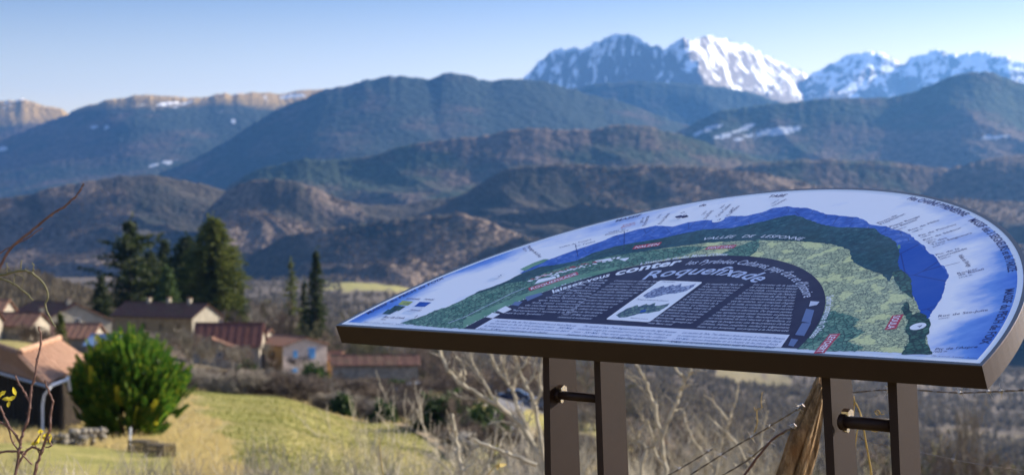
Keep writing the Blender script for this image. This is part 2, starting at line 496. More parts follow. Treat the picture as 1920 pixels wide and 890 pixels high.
BR = (0.082, 0.060, 0.045); GR = (0.032, 0.045, 0.030)
m_near = forest_mat('bare_oak_forest', (0.115, 0.086, 0.064), (0.034, 0.037, 0.031), 0.55, lone=0.56)
m_mid = forest_mat('mixed_forest', BR, GR, 0.9, lone=0.52)
m_far = forest_mat('dark_fir_forest', (0.065, 0.050, 0.042), (0.022, 0.032, 0.028), 1.6, lone=0.46)
m_left = forest_mat('high_pasture_ridge', (0.07, 0.052, 0.042), (0.026, 0.036, 0.03), 1.6, lone=0.5, meadow=(560, 680, (0.30, 0.20, 0.07)), snow=(500, 1000, 0.74))
m_snow = forest_mat('snowy_rock', (0.10, 0.075, 0.06), (0.03, 0.04, 0.032), 2.2, lone=0.5, rock=(450, 800, (0.16, 0.14, 0.125)), snow=(420, 1250, 0.62))
m_patch = forest_mat('wooded_slope_with_snowy_clearings', BR, GR, 1.2, lone=0.5)

# far snowy massif, then the snowy range right of it
ridge([(880,215,14500),(960,165,14500),(985,140,14400),(1010,120,14300),(1022,108,14300),(1040,96,14200),(1055,92,14000),(1070,90,14000),(1085,93,14000),(1100,88,13800),(1125,75,13600),(1140,71,13500),(1155,66,13400),(1180,70,13200),(1200,72,13000),(1225,86,12900),(1243,92,12800),(1262,80,12600),(1280,72,12600),(1290,76,12500),(1305,72,12700),(1325,68,12900),(1350,73,13300),(1380,80,13800),(1400,86,14100),(1440,105,14800),(1475,122,15300),(1506,136,15800),(1530,170,16000),(1600,260,16000)],
      13500, 4200, 2500, 60, 11, 620, 420, m_snow, nc=640, nr=240, jit=7, skew=-0.9, fine=16, power=0.85, fold=420, oct=5, gain=0.5, rise_in=0.62)
ridge([(1380,230),(1440,190),(1490,155),(1530,136),(1560,118),(1590,103),(1625,97),(1650,100),(1690,122),(1715,105),(1740,96),(1780,98),(1800,105),(1840,97),(1880,105),(1920,120),(1980,110),(2100,130),(2300,190)],
      15500, 4500, 2500, 60, 23, 620, 400, m_snow, nc=580, nr=220, jit=7, skew=-0.6, fine=16, power=0.9, oct=5, gain=0.5, rise_in=0.62)
ridge([(-500,200),(-300,185),(-100,205),(0,190),(45,186),(90,200),(125,206),(160,260),(260,330)],
      12500, 3000, 2000, -20, 31, 1100, 120, m_left, nc=260, nr=120, jit=3, fine=8, power=0.85, rise_in=1.2)
ridge([(-420,420),(-300,350),(-150,310),(0,262),(60,240),(110,222),(150,203),(200,188,10700),(265,177,10700),(330,182,10700),(370,184,10800),(420,176,10750),(470,173,10850),(520,176,10900),(590,167,11000),(650,172,11000),(720,190),(840,280)],
      10800, 4200, 2000, -40, 41, 1700, 150, m_left, nc=520, nr=200, jit=3, skew=0.8, fine=7, fold=160, power=0.8, rise_in=1.3, patches=((205, 240, 6, 3, 0), (8, 280, 12, 5, 0), (312, 305, 22, 3.5, .2), (438, 228, 4, 3, 0), (180, 238, 8, 3, 0), (345, 195, 22, 2.5, .3), (545, 181, 34, 4, 0)))
ridge([(150,430),(300,325),(360,300),(430,262),(500,216),(560,190),(600,170),(650,160),(700,148),(740,141),(770,145),(810,150),(835,136),(870,140),(910,152),(930,152),(960,147),(1000,150),(1040,158),(1100,176),(1180,196),(1300,240),(1450,300)],
      8600, 3200, 2000, -60, 53, 1300, 110, m_far, nc=560, nr=190, jit=3, skew=0.5, fine=6, rise_in=1.3)
ridge([(900,260),(1000,190),(1060,168),(1120,158),(1200,152),(1290,158),(1350,163),(1400,172),(1460,190),(1560,230),(1700,300)],
      10800, 3000, 1500, -40, 59, 800, 260, m_far, nc=320, nr=130, jit=2, fine=9)
ridge([(1150,300),(1275,245),(1310,225),(1350,207),(1420,198),(1500,190),(1560,184),(1620,184),(1660,184),(1700,176),(1750,158),(1790,142),(1830,134),(1860,137),(1900,152),(1960,165),(2060,190),(2300,260)],
      7600, 2700, 1500, -80, 67, 900, 130, m_patch, nc=560, nr=230, jit=2, skew=0.4, fine=7, patches=((1345, 237, 26, 3.5, .25), (1310, 250, 24, 3.5, .2), (1395, 241, 18, 3.5, .35), (1392, 258, 16, 4, .2), (1355, 256, 14, 4, .2), (1455, 246, 34, 6.5, .15), (1492, 242, 14, 7, 0), (1440, 252, 20, 4, .2), (1865, 257, 26, 3, .05)))
ridge([(330,430),(430,348),(480,318),(540,305),(560,298),(640,300),(700,290),(760,272),(830,262),(900,256),(960,243),(1000,240),(1060,244),(1090,242),(1110,244),(1140,236),(1180,233),(1230,240),(1290,256),(1340,275),(1400,292),(1500,318),(1600,350)],
      5600, 1900, 1300, -110, 71, 520, 95, m_mid, nc=560, nr=190, jit=2, skew=0.5, fine=6)
ridge([(1300,330),(1400,308),(1480,300),(1560,298),(1650,302),(1720,310),(1780,316),(1820,305),(1870,294),(1930,288),(2050,280),(2300,300)],
      5000, 1900, 1300, -150, 79, 450, 120, m_mid, nc=420, nr=160, jit=2, fine=6)
ridge([(-500,400),(-300,390),(-100,380),(0,373),(50,365),(100,352),(160,340),(230,329),(290,328),(340,336),(400,350),(440,365),(470,380),(540,420)],
      4300, 1500, 900, -110, 83, 300, 95, m_near, nc=420, nr=200, jit=2, skew=0.7, fine=4, wood=17000)
ridge([(380,400),(430,352),(470,338),(520,334),(560,340),(600,357),(640,375),(700,385),(760,384),(800,375),(860,368),(885,355),(920,330),(950,315),(1000,310),(1050,307),(1100,309),(1160,312),(1240,311),(1320,315),(1400,322),(1460,330),(1520,345),(1600,360),(1700,380),(1800,372),(1920,380),(2200,400)],
      4000, 1500, 900, -125, 97, 300, 105, m_near, nc=760, nr=230, jit=2, skew=0.6, fine=4, knolls=80, wood=34000)
ridge([(420,520),(480,470),(540,440),(620,425),(700,418),(760,408),(830,400),(880,402),(930,420),(1000,450),(1200,470),(1500,480),(1700,470),(1920,460),(2200,450)],
      3300, 1000, 700, -250, 101, 220, 60, m_near, nc=620, nr=160, jit=3, skew=0.4, fine=4, knolls=36, wood=17000)

_t = NT('winter_oak_crowns')
_c = _t.mix(_t.ramp(_t.noise(0.02, 4, 0.6), [(0.35, 0.0), (0.65, 1.0)]), (0.10, 0.078, 0.062), (0.14, 0.11, 0.086))
_t.col(_c); _t.set(1.0, 0, 0.0)
_tr = _t.new('ShaderNodeBsdfTranslucent'); _t.link(_c, _tr.inputs[0])
_mx = _t.new('ShaderNodeMixShader'); _mx.inputs[0].default_value = 0.3
_t.link(_t.b.outputs[0], _mx.inputs[1]); _t.link(_tr.outputs[0], _mx.inputs[2]); _t.link(_mx.outputs[0], _t.n['Material Output'].inputs['Surface'])
m_crown = _t.m
for V, F in WOODS:
    tag(mesh_obj('hillside_wood', V, F, m_crown), 'leafless brown oak wood covering the hills across the valley', None, None, 'stuff')
# ------------------------------------------------------------------ the orientation table
BU = Vector((0.69508781, -0.71889273, -0.00679523))     # along the straight edge, in camera axes
BV = Vector((0.65928852, 0.63363113, 0.40478419))
BR3 = Vector((0.6524677, 2.68070833, -0.17689939)); BL3 = Vector((-0.32065523, 3.68715815, -0.16738607))
def c2w(v): return Vector((v.x, v.y * cP + v.z * sP, v.z * cP - v.y * sP))
BU, BV, BR3, BL3 = (c2w(v) for v in (BU, BV, BR3, BL3))
BU.z = 0; BU.normalize()
BV = (BV - BU * BV.dot(BU)).normalized()
BN = BU.cross(BV).normalized()
BO = (BR3 + BL3) / 2
BVH = Vector((BV.x, BV.y, 0)).normalized()
gx = BO + BVH * 0.25
board = empty('orientation_table', (gx.x, gx.y, Hs(gx.x, gx.y)), 0,
              'half-round brown metal table with a printed mountain panorama on four flat legs', 'information board')
BL0 = Vector(board.location)
def S(s, r, h=0.0): return BO + BU * s + BV * r + BN * h - BL0      # table coordinates -> local to the board
def B(px, py):
    """photo pixel -> (s, r) on the table top"""
    q = ray(px, py); t = BO.dot(BN) / q.dot(BN); p = q * t - BO
    return (p.dot(BU), p.dot(BV))
CC = (-0.0135, -0.0586); RO = 0.7085                                  # centre and radius of the rounded edge
DC = (-0.0079, -0.0296); RD = 0.375                                   # the dark half disc
def arc_pts(c, rad, r0, n):
    """points of a circle above the line r=r0, from right to left, table coordinates"""
    a0 = math.asin((r0 - c[1]) / rad)
    return [(c[0] + rad * math.cos(a0 + (math.pi - 2 * a0) * k / n), c[1] + rad * math.sin(a0 + (math.pi - 2 * a0) * k / n)) for k in range(n + 1)]

# materials of the table
def powder(name, c):
    t = NT(name)
    f = t.noise(900, 2, 0.8)
    sp = t.ramp(f, [(0.60, 0.0), (0.75, 1.0)])
    g = t.noise(14, 3, 0.6)
    base = t.mix(t.ramp(g, [(0.3, 0.0), (0.7, 1.0)]), [x * 0.9 for x in c], [x * 1.1 for x in c])
    t.col(t.mix(sp, base, [min(1, x * 2.4) for x in c]))
    t.bump(f, 0.35, 0.0006)
    return t.set(0.5, 0.0, 0.16)
m_powder = powder('brown_powder_coat', (0.022, 0.0118, 0.0085))
m_dark = m_powder
m_rim = simple('black_rim', (0.012, 0.011, 0.018), 0.3, 0.5, 0.0, 0.1, 20)
m_bolt = simple('zinc_bolt', (0.75, 0.72, 0.68), 0.22, 0.5, 1.0, 0.1, 60)

TH = 0.036
edge = [(-0.7085, 0.0), (0.6945, 0.0)] + arc_pts(CC, RO, 0.004, 96)[0:]
edge[0] = (-0.7195, 0.0) if False else (CC[0] - math.sqrt(RO**2 - CC[1]**2), 0.0)
edge[1] = (CC[0] + math.sqrt(RO**2 - CC[1]**2), 0.0)
def shrink(loop, k):
    """offset towards the table's inside"""
    out = []
    for s, r in loop:
        if r <= 0.0005: out.append((s - math.copysign(k * 1.05, s), k))
        else:
            dx, dy = s - CC[0], r - CC[1]; l = math.hypot(dx, dy)
            out.append((CC[0] + dx * (l - k) / l, max(CC[1] + dy * (l - k) / l, k)))
    return out
NE = len(edge)
# skirt: front face and curved side as two separate folded pieces
fr = MB(); e0, e1 = edge[0], edge[1]
fr.hexa([S(e0[0], 0, -TH), S(e1[0], 0, -TH), S(e1[0] - .002, .002, -TH), S(e0[0] + .002, .002, -TH)],
        [S(e0[0], 0, -.0015), S(e1[0], 0, -.0015), S(e1[0] - .002, .002, -.0015), S(e0[0] + .002, .002, -.0015)])
fr.build('front_skirt', m_dark, board)
sd = MB(); arc = edge[2:] ; arc = [edge[1]] + arc + [edge[0]]
for k in range(len(arc) - 1):
    a, b = arc[k], arc[k + 1]
    def inn(p): 
        l = math.hypot(p[0] - CC[0], p[1] - CC[1]); q = (l - 0.002) / l
        return (CC[0] + (p[0] - CC[0]) * q, CC[1] + (p[1] - CC[1]) * q)
    ai, bi = inn(a), inn(b)
    n0 = len(sd.v)
    sd.add([S(*a, -TH), S(*b, -TH), S(*b, -.0015), S(*a, -.0015), S(*ai, -TH), S(*bi, -TH), S(*bi, -.0015), S(*ai, -.0015)],
           [(0, 3, 2, 1), (4, 5, 6, 7), (0, 1, 5, 4), (3, 7, 6, 2)])
sd.build('curved_skirt', m_powder, board)
tp = MB().hexa([S(s, r, -.0045) for s, r in shrink(edge, .0025)], [S(s, r, -.0008) for s, r in shrink(edge, .0025)])
tp.build('top_plate', m_dark, board)
tr = MB()                                                           # thin dark rim that frames the print
ob, ib = [S(*p, .0006) for p in edge], [S(*p, .0006) for p in shrink(edge, .0068)]
ol = [S(*p, -.0014) for p in edge]
tr.add(ob + ib + ol, [(k, (k + 1) % NE, NE + (k + 1) % NE, NE + k) for k in range(NE)] + [(2 * NE + k, 2 * NE + (k + 1) % NE, (k + 1) % NE, k) for k in range(NE)])
tr.build('rim', m_rim, board)

# ---- print materials
def printed(name, build):
    t = NT(name); build(t)
    t.link(t.ramp(t.noise(7, 5, 0.7), [(0.3, 0.36), (0.7, 0.62)]), t.b.inputs['Roughness'])     # weathered, slightly smeared varnish
    t.b.inputs['Specular IOR Level'].default_value = 0.12
    return t.m
m_white = printed('printed_white', lambda t: t.col((0.92, 0.91, 0.90)))
def _sky(t):
    sx = t.new('ShaderNodeVertexColor', layer_name='shade'); sp = t.new('ShaderNodeSeparateColor'); t.link(sx.outputs[0], sp.inputs[0])
    cl = t.noise(1.0, 5, 0.6, t.coord('Object', (5, 9, 9)))
    v = t.math('ADD', sp.outputs[0], t.math('MULTIPLY', t.math('SUBTRACT', cl, 0.5), 1.7))
    t.col(t.ramp(v, [(0.0, (0.03, 0.15, 0.60)), (0.35, (0.16, 0.33, 0.74)), (0.58, (0.58, 0.66, 0.86)), (0.85, (0.90, 0.90, 0.92))]))
m_psky = printed('printed_sky', _sky)
def _blue(t):
    w = t.noise(1.0, 5, 0.7, t.coord('Object', (60, 60, 60)))
    ve = t.voro(26, feature='DISTANCE_TO_EDGE')
    c = t.ramp(w, [(0.3, (0.02, 0.08, 0.36)), (0.5, (0.04, 0.14, 0.50)), (0.62, (0.11, 0.21, 0.56)), (0.72, (0.27, 0.34, 0.64))])
    t.col(t.mix(t.ramp(ve, [(0.0, 0.6), (0.03, 0.0)]), c, (0.008, 0.02, 0.12)))
m_pblue = printed('printed_blue_range', _blue)
def _royal(t):
    ve = t.voro(11, feature='DISTANCE_TO_EDGE')
    t.col(t.mix(t.ramp(ve, [(0.0, 0.8), (0.02, 0.0)]), (0.006, 0.085, 0.42), (0.004, 0.02, 0.16)))
m_proyal = printed('printed_royal_blue_valley', _royal)
def _teal(t):
    w = t.noise(90, 5, 0.75); b = t.noise(9, 3, 0.6)
    c = t.ramp(w, [(0.35, (0.010, 0.05, 0.08)), (0.55, (0.022, 0.10, 0.13)), (0.70, (0.08, 0.21, 0.21))])
    t.col(t.mix(t.ramp(b, [(0.4, 0.0), (0.65, 0.5)]), c, (0.012, 0.05, 0.05)))
m_pteal = printed('printed_dark_forest', _teal)
def _hatch(base, line, scale, patch=None, stretch=(1, 1, 1), thr=0.06):
    def f(t):
        vec = t.coord('Object', tuple(scale * k for k in stretch))
        wv = t.new('ShaderNodeTexNoise'); wv.inputs['Scale'].default_value = 3.0; wv.inputs['Detail'].default_value = 2
        t.link(vec, wv.inputs['Vector'])
        mx = t.mix(0.35, vec, wv.outputs['Color'])
        ve = t.voro(1.6, mx, 'DISTANCE_TO_EDGE')
        cell = t.voro(1.6, mx, 'F1', 'Color')
        sp = t.new('ShaderNodeSeparateColor'); t.link(cell, sp.inputs[0])
        c = t.mix(sp.outputs[0], base[0], base[1])
        if patch:
            big = t.noise(patch[1], 2, 0.5)
            c = t.mix(t.ramp(big, [(0.55, 0.0), (0.58, 1.0)]), c, patch[0])
            lf = t.math('MULTIPLY', t.ramp(ve, [(0.0, 0.95), (thr, 0.0)]), t.ramp(big, [(0.55, 1.0), (0.6, 0.25)]))
        else:
            lf = t.ramp(ve, [(0.0, 0.9), (thr, 0.0)])
        t.col(t.mix(lf, c, line))
    return f
m_pfield = printed('printed_fields', _hatch(((0.34, 0.40, 0.24), (0.62, 0.66, 0.36)), (0.04, 0.07, 0.07), 125, ((0.70, 0.72, 0.34), 26), (1, 1, 1), 0.11))
m_pwood = printed('printed_woods', _hatch(((0.06, 0.19, 0.14), (0.20, 0.37, 0.25)), (0.006, 0.03, 0.045), 110, None, (1, 1, 1), 0.16))
m_pdwood = printed('printed_hill_woods', _hatch(((0.02, 0.09, 0.08), (0.06, 0.17, 0.12)), (0.004, 0.016, 0.03), 90, None, (1, 1, 1), 0.2))
m_pmeadow = printed('printed_meadow', lambda t: t.col(t.ramp(t.noise(18, 3), [(0.3, (0.07, 0.22, 0.15)), (0.7, (0.20, 0.38, 0.24))])))
m_pnavy = printed('printed_navy', lambda t: t.col((0.020, 0.022, 0.062)))
m_ptext = printed('printed_pale_lettering', lambda t: t.col((0.58, 0.62, 0.74)))
m_ptitle = printed('printed_title_lettering', lambda t: t.col((0.85, 0.87, 0.92)))
m_pname = printed('printed_grey_blue_lettering', lambda t: t.col((0.52, 0.59, 0.76)))
m_pink = printed('printed_dark_lettering', lambda t: t.col((0.012, 0.025, 0.14)))
m_pred = printed('printed_red_band', lambda t: t.col((0.50, 0.06, 0.10)))
m_pbox = printed('printed_pale_blue_box', lambda t: t.col((0.74, 0.77, 0.87)))
m_pcard = printed('printed_white_card', lambda t: t.col((0.86, 0.87, 0.90)))
m_pgrey = printed('printed_grey_logo', lambda t: t.col((0.13, 0.19, 0.36)))
m_pyel = printed('printed_yellow_key', lambda t: t.col((0.38, 0.46, 0.12)))

LAY = [0.0]
def lay(h=None):
    LAY[0] += 0.00003
    return LAY[0] if h is None else h
def clip_poly(poly, h_r0=0.0, c=CC, rad=None):
    return poly
def sheet(name, poly, mat, h, parent=None):
    """flat printed shape from table coordinates"""
    me = bpy.data.meshes.new(name)
    import bmesh
    bm = bmesh.new()
    vs = [bm.verts.new(S(s, r, h)) for s, r in poly]
    f = bm.faces.new(vs)
    bmesh.ops.triangulate(bm, faces=[f])
    for ff in bm.faces:
        ff.normal_update()
        if ff.normal.dot(BN) < 0: ff.normal_flip()
    bm.to_mesh(me); bm.free()
    me.materials.append(mat)
    o = bpy.data.objects.new(name, me); col.objects.link(o); o.parent = parent
    return o
def rough_line(pts, seed, amp=0.0022, step=0.006):
    """adds a hand-drawn raggedness to an outline (table coordinates, closed)"""
    rn = random.Random(seed); out = []
    for k in range(len(pts)):
        a, b = pts[k], pts[(k + 1) % len(pts)]
        L = math.hypot(b[0] - a[0], b[1] - a[1]); n = max(1, int(L / step))
        for i in range(n):
            u = i / n
            out.append((a[0] + (b[0] - a[0]) * u + rn.uniform(-amp, amp) * (i > 0), a[1] + (b[1] - a[1]) * u + rn.uniform(-amp, amp) * (i > 0)))
    return out

panel = mesh_obj('printed_panel', [tuple(S(s, r, .0002)) for s, r in shrink(edge, .0064)], [tuple(range(NE))], m_white, board)
# art area
art_r = 0.6925
r0 = 0.0175
art = arc_pts(CC, art_r, r0, 90)
# sky gradient sheet as a fan of rings so that the print's blue edge can follow the rim
gv, gs, gf = [], [], []
rings = 26
n = 90
for k in range(rings + 1):
    q = k / rings
    for j, (s, r) in enumerate(art):
        base_s = CC[0] + (s - CC[0]) * 1.0
        cx_, cy_ = CC[0] + (s - CC[0]) * 0.0, r0
        gv.append(S(s * q + (CC[0]) * (1 - q), r0 + (r - r0) * q, .00032))
        ang = math.atan2(r - CC[1], s - CC[0])
        edge_dark = max(0, (q - 0.84) / 0.16)
        side = abs(math.cos(ang))
        gs.append(1.12 - edge_dark * (0.18 + 0.95 * max(0, side - .25)) - 0.16 * side * side * q)
for k in range(rings):
    for j in range(n):
        a = k * (n + 1) + j
        gf.append((a, a + n + 1, a + n + 2, a + 1))
psky = mesh_obj('printed_sky', [tuple(v) for v in gv], gf, m_psky, panel)
ca = psky.data.color_attributes.new('shade', 'FLOAT_COLOR', 'POINT')
ca.data.foreach_set('color', [c for g in gs for c in (g, g, g, 1.0)])
def px(*pts): return [B(*p) for p in pts]
base_r = [(0.30, r0 + .0003), (-0.30, r0 + .0003)]
def clampr(poly): return [(s, max(r, r0 + .0004)) for s, r in poly]
blue = px((975,512),(1000,497),(1040,483),(1075,470),(1100,462),(1130,452),(1150,443),(1175,436),(1192,431),(1212,427),(1230,423),(1246,424),(1262,425),(1290,417),(1320,413),(1345,412),(1370,405),(1400,405),(1430,398),(1450,390),(1463,389),(1475,387),(1500,390),(1514,390),(1530,395),(1550,402),(1580,405),(1610,408),(1625,415),(1632,421),(1645,423),(1662,424),(1678,431),(1690,433),(1706,439),(1716,450),(1733,460),(1740,475),(1752,478),(1760,495),(1772,500),(1779,518),(1772,530),(1770,545),(1765,560),(1755,575),(1744,590),(1740,600),(1500,560),(1300,480),(1060,520))
sheet('printed_blue_range', rough_line(blue, 1, .0012), m_pblue, .0004, panel)
royal = px((1686,462),(1700,456),(1720,456),(1737,470),(1752,480),(1766,500),(1779,518),(1772,530),(1770,545),(1765,560),(1755,575),(1744,590),(1735,602),(1722,592),(1700,570),(1680,540))
sheet('printed_blue_valley', rough_line(royal, 2, .001), m_proyal, .00044, panel)
teal = px((880,556),(900,545),(925,537),(950,527),(965,519),(985,510),(1010,501),(1040,497),(1080,489),(1110,475),(1150,463),(1190,455),(1240,447),(1280,438),(1320,430),(1345,429),(1370,428),(1400,422),(1440,413),(1470,405),(1490,403),(1510,410),(1540,421),(1570,426),(1610,427),(1640,428),(1650,438),(1668,446),(1680,455),(1687,468),(1684,490),(1687,505),(1680,528),(1700,540),(1712,560),(1713,585),(1700,620),(1500,600),(1300,520),(1000,570))
sheet('printed_dark_hills', rough_line(teal, 3, .0015), m_pteal, .00048, panel)
olive = px((975,505),(1000,493),(1020,486),(1030,486),(1020,492),(1000,500),(985,508))
sheet('printed_pale_ridge', olive, m_pmeadow, .00052, panel)
field = px((1100,493),(1150,480),(1180,476),(1250,465),(1320,456),(1400,451),(1460,451),(1500,453),(1560,458),(1592,468),(1594,478),(1600,492),(1625,505),(1655,515),(1668,529),(1676,510),(1690,512),(1705,525),(1708,550),(1722,575),(1728,600),(1740,640),(1745,664),(1480,664),(1100,600))
field = [(s, max(r, r0 + .0005)) for s, r in field]
sheet('printed_fields', rough_line(field, 4, .0015), m_pfield, .00056, panel)
lw = px((750,606),(775,598),(800,590),(815,582),(835,577),(860,566),(885,553),(915,545),(950,532),(985,527),(1020,512),(1060,500),(1110,488),(1160,478),(1220,470),(1290,462),(1330,463),(1280,480),(1180,500),(1080,530),(960,580),(880,614),(862,618),(800,613))
sheet('printed_left_woods', rough_line([(s, max(r, r0 + .0006)) for s, r in lw], 5, .002), m_pwood, .0006, panel)
md = px((870,600),(930,572),(1000,545),(1060,523),(1120,508),(1160,500),(1150,512),(1080,530),(1000,558),(900,600),(868,616))
sheet('printed_meadow', rough_line([(s, max(r, r0 + .0007)) for s, r in md], 6, .001), m_pmeadow, .00064, panel)
rw = px((1480,664),(1500,640),(1515,610),(1535,590),(1560,583),(1590,590),(1612,600),(1600,612),(1625,622),(1590,640),(1620,650),(1600,662))
sheet('printed_slope_woods', rough_line([(s, max(r, r0 + .0007)) for s, r in rw], 7, .003), m_pwood, .00064, panel)
rw2 = px((1700,560),(1712,590),(1722,585),(1738,592),(1745,605),(1743,622),(1734,636),(1742,650),(1748,664),(1690,664),(1705,640),(1698,620),(1703,600),(1690,580))
sheet('printed_near_hill', rough_line([(s, max(r, r0 + .0007)) for s, r in rw2], 8, .002), m_pdwood, .00066, panel)
knoll = px((1350,478),(1375,465),(1395,458),(1412,452),(1424,448),(1424,462),(1418,472),(1405,482),(1370,484))
sheet('printed_wooded_knoll', rough_line(knoll, 9, .0015), m_pwood, .00066, panel)
g2 = px((1672,512),(1690,505),(1708,522),(1712,560),(1690,545),(1680,530))
sheet('printed_grey_scrub', rough_line(g2, 10, .001), m_pdwood, .00067, panel)
# roads, village
def stroke(name, pts, w, mat, h, parent):
    P = [Vector((p[0], p[1], 0)) for p in pts]; v = []; f = []
    for i, p in enumerate(P):
        d = (P[min(i + 1, len(P) - 1)] - P[max(i - 1, 0)]).normalized(); nrm = Vector((-d.y, d.x, 0))
        a, b = p + nrm * w / 2, p - nrm * w / 2
        v += [S(a.x, a.y, h), S(b.x, b.y, h)]
    for i in range(len(P) - 1): f.append((2 * i, 2 * i + 1, 2 * i + 3, 2 * i + 2))
    return mesh_obj(name, [tuple(x) for x in v], f, mat, parent)
stroke('printed_road', px((840,606),(870,595),(900,580),(930,565),(960,550),(985,540)), .0022, m_ptext, .0007, panel)
vill = MB()
rn = random.Random(5)
for (x0, y0, x1, y1, nn) in ((985,528,1075,505,16),(1060,507,1160,484,20),(1000,520,1060,508,8)):
    for k in range(nn):
        u = (k + rn.random()) / nn
        s, r = B(x0 + (x1 - x0) * u, y0 + (y1 - y0) * u + rn.uniform(-2, 2))
        a, b = rn.uniform(.004, .009), rn.uniform(.003, .006)
        vill.add([S(s, r, .00072), S(s + a, r, .00072), S(s + a, r + b, .00072), S(s, r + b, .00072)], [(0, 1, 2, 3)])
vill.build('printed_village', m_pcard, panel)
roofs = MB()
for (x0, y0, x1, y1, nn) in ((988,525,1075,502,14),(1062,504,1130,489,10)):
    for k in range(nn):
        u = (k + rn.random()) / nn
        s, r = B(x0 + (x1 - x0) * u, y0 + (y1 - y0) * u + rn.uniform(-2, 1))
        a, b = rn.uniform(.006, .012), rn.uniform(.0015, .003)
        roofs.add([S(s, r, .00074), S(s + a, r, .00074), S(s + a, r + b, .00074), S(s, r + b, .00074)], [(0, 1, 2, 3)])
roofs.build('printed_village_roofs', m_pred, panel)
for q in (((1002,533),(1010,524),(1041,518),(1043,522)), ((1043,517),(1047,514),(1050,518),(1046,521)), ((1115,489),(1146,484),(1147,488),(1120,492)), ((1160,486),(1180,483),(1178,486),(1172,490))):
    sheet('printed_white_building', px(*q), m_pcard, .00074, panel)
for a, b in (((1079,459),(1084,482)), ((1171,434),(1170,470))):
    stroke('printed_pointer', px(a, b), .0012, m_pink, .00078, panel)
stroke('printed_pointer', px((1772,499),(1800,492)), .001, m_pink, .00078, panel)
stroke('printed_pointer', px((1696,440),(1702,436)), .0007, m_pink, .00078, panel)

# dark half disc, pale box, card, logos
sheet('printed_dark_disc', arc_pts(DC, RD, r0 + .0006, 70), m_pnavy, .0008, panel)
box = px((883.5,621.5),(1455,659),(1481,628),(925,597))
box[0] = (box[0][0], r0 + .0008); box[1] = (box[1][0], r0 + .0008)
sheet('printed_pale_box', box, m_pbox, .00086, panel)
card = px((1237.4,526),(1318.4,529.2),(1217.6,604.6),(1135.5,599.2))
def rounded(q, rad, n=4):
    out = []
    for k in range(4):
        p, a, b = Vector(q[k]), Vector(q[k - 1]), Vector(q[(k + 1) % 4])
        u, w = (a - p).normalized(), (b - p).normalized()
        s0, s1 = p + u * rad, p + w * rad
        for i in range(n + 1):
            t = i / n
            out.append(tuple((s0 * (1 - t) ** 2 + p * 2 * t * (1 - t) + s1 * t * t)))
    return out
sheet('printed_card', rounded(card, .006), m_pcard, .0009, panel)
def on(q, u, v):
    """bilinear inside a quad given as top-left, top-right, bottom-right, bottom-left"""
    a = Vector(q[0]) * (1 - u) + Vector(q[1]) * u; b = Vector(q[3]) * (1 - u) + Vector(q[2]) * u
    return tuple(a * (1 - v) + b * v)
m_pblock = printed('printed_grey_relief', _hatch(((0.20, 0.26, 0.42), (0.50, 0.56, 0.72)), (0.02, 0.04, 0.14), 120, None, (1, 1, 1), 0.2))
m_pblock2 = printed('printed_green_relief', _hatch(((0.06, 0.14, 0.16), (0.22, 0.34, 0.26)), (0.02, 0.04, 0.12), 120, None, (1, 1, 1), 0.2))
for v0, mm in ((0.0, m_pblock), (0.49, m_pblock2)):
    shp = [(0.10,.40),(.14,.22),(.20,.19),(.26,.13),(.33,.17),(.42,.09),(.50,.12),(.58,.06),(.66,.13),(.74,.12),(.82,.09),(.90,.05),(.93,.12),(.90,.24),(.72,.31),(.55,.33),(.40,.42),(.25,.45)]
    sheet('printed_relief_drawing', rough_line([on(card, u, v0 + vv) for u, vv in shp], 12, .001, .004), mm, .00094, panel)
sheet('printed_lake', [on(card, u, v) for u, v in ((.50,.74),(.60,.72),(.62,.77),(.52,.79))], m_proyal, .00097, panel)
for q, mm in ((((911,595),(924,586.5),(938,589),(924,597)), m_pcard), (((932,582.5),(948,574),(960,580),(944,587.5)), m_pcard), (((985,557),(1014,549),(1018,552.5),(989,565)), m_pgrey),
              (((960,572),(966,566),(980,566),(972,574)), m_pgrey),
              (((1503,603),(1512,579),(1527,582),(1520,606)), m_pgrey), (((1491,628),(1504,606),(1521,606),(1508,630)), m_pgrey),
              (((1517,575),(1520,565),(1537,566),(1532,572)), m_ptext), (((1478,648),(1484,635),(1497,637),(1488,650)), m_pgrey)):
    sheet('printed_logo', px(*q), mm, .0009, panel)
# colour key
for q, mm in ((((717,588.5),(728,580),(745,582),(731,589.5)), m_pteal), (((731,580.5),(741,573),(761,574.5),(748,583)), m_pdwood), (((746,571.5),(755,563.5),(775,565.5),(765,573)), m_pyel),
              (((777,574.5),(787,566),(809,567),(797,575)), m_proyal), (((762,583),(773,575),(793,577),(783,584.5)), m_pbox)):
    sheet('printed_key_patch', px(*q), mm, .0007, panel)
def disc(cx_, cy_, rad, mat, h):
    s, r = B(cx_, cy_)
    return sheet('printed_marker', [(s + rad * math.cos(k * math.pi / 8), r + rad * math.sin(k * math.pi / 8)) for k in range(16)], mat, h, panel)
for c in ((776, 593.5), (936, 517.5), (1347, 412.5), (1721.5, 612), ):
    disc(*c, .0125, m_pcard, .0007)
sheet('printed_snow_spot', px((1683,460),(1688,459),(1689,466),(1684,467)), m_pmeadow, .0007, panel)

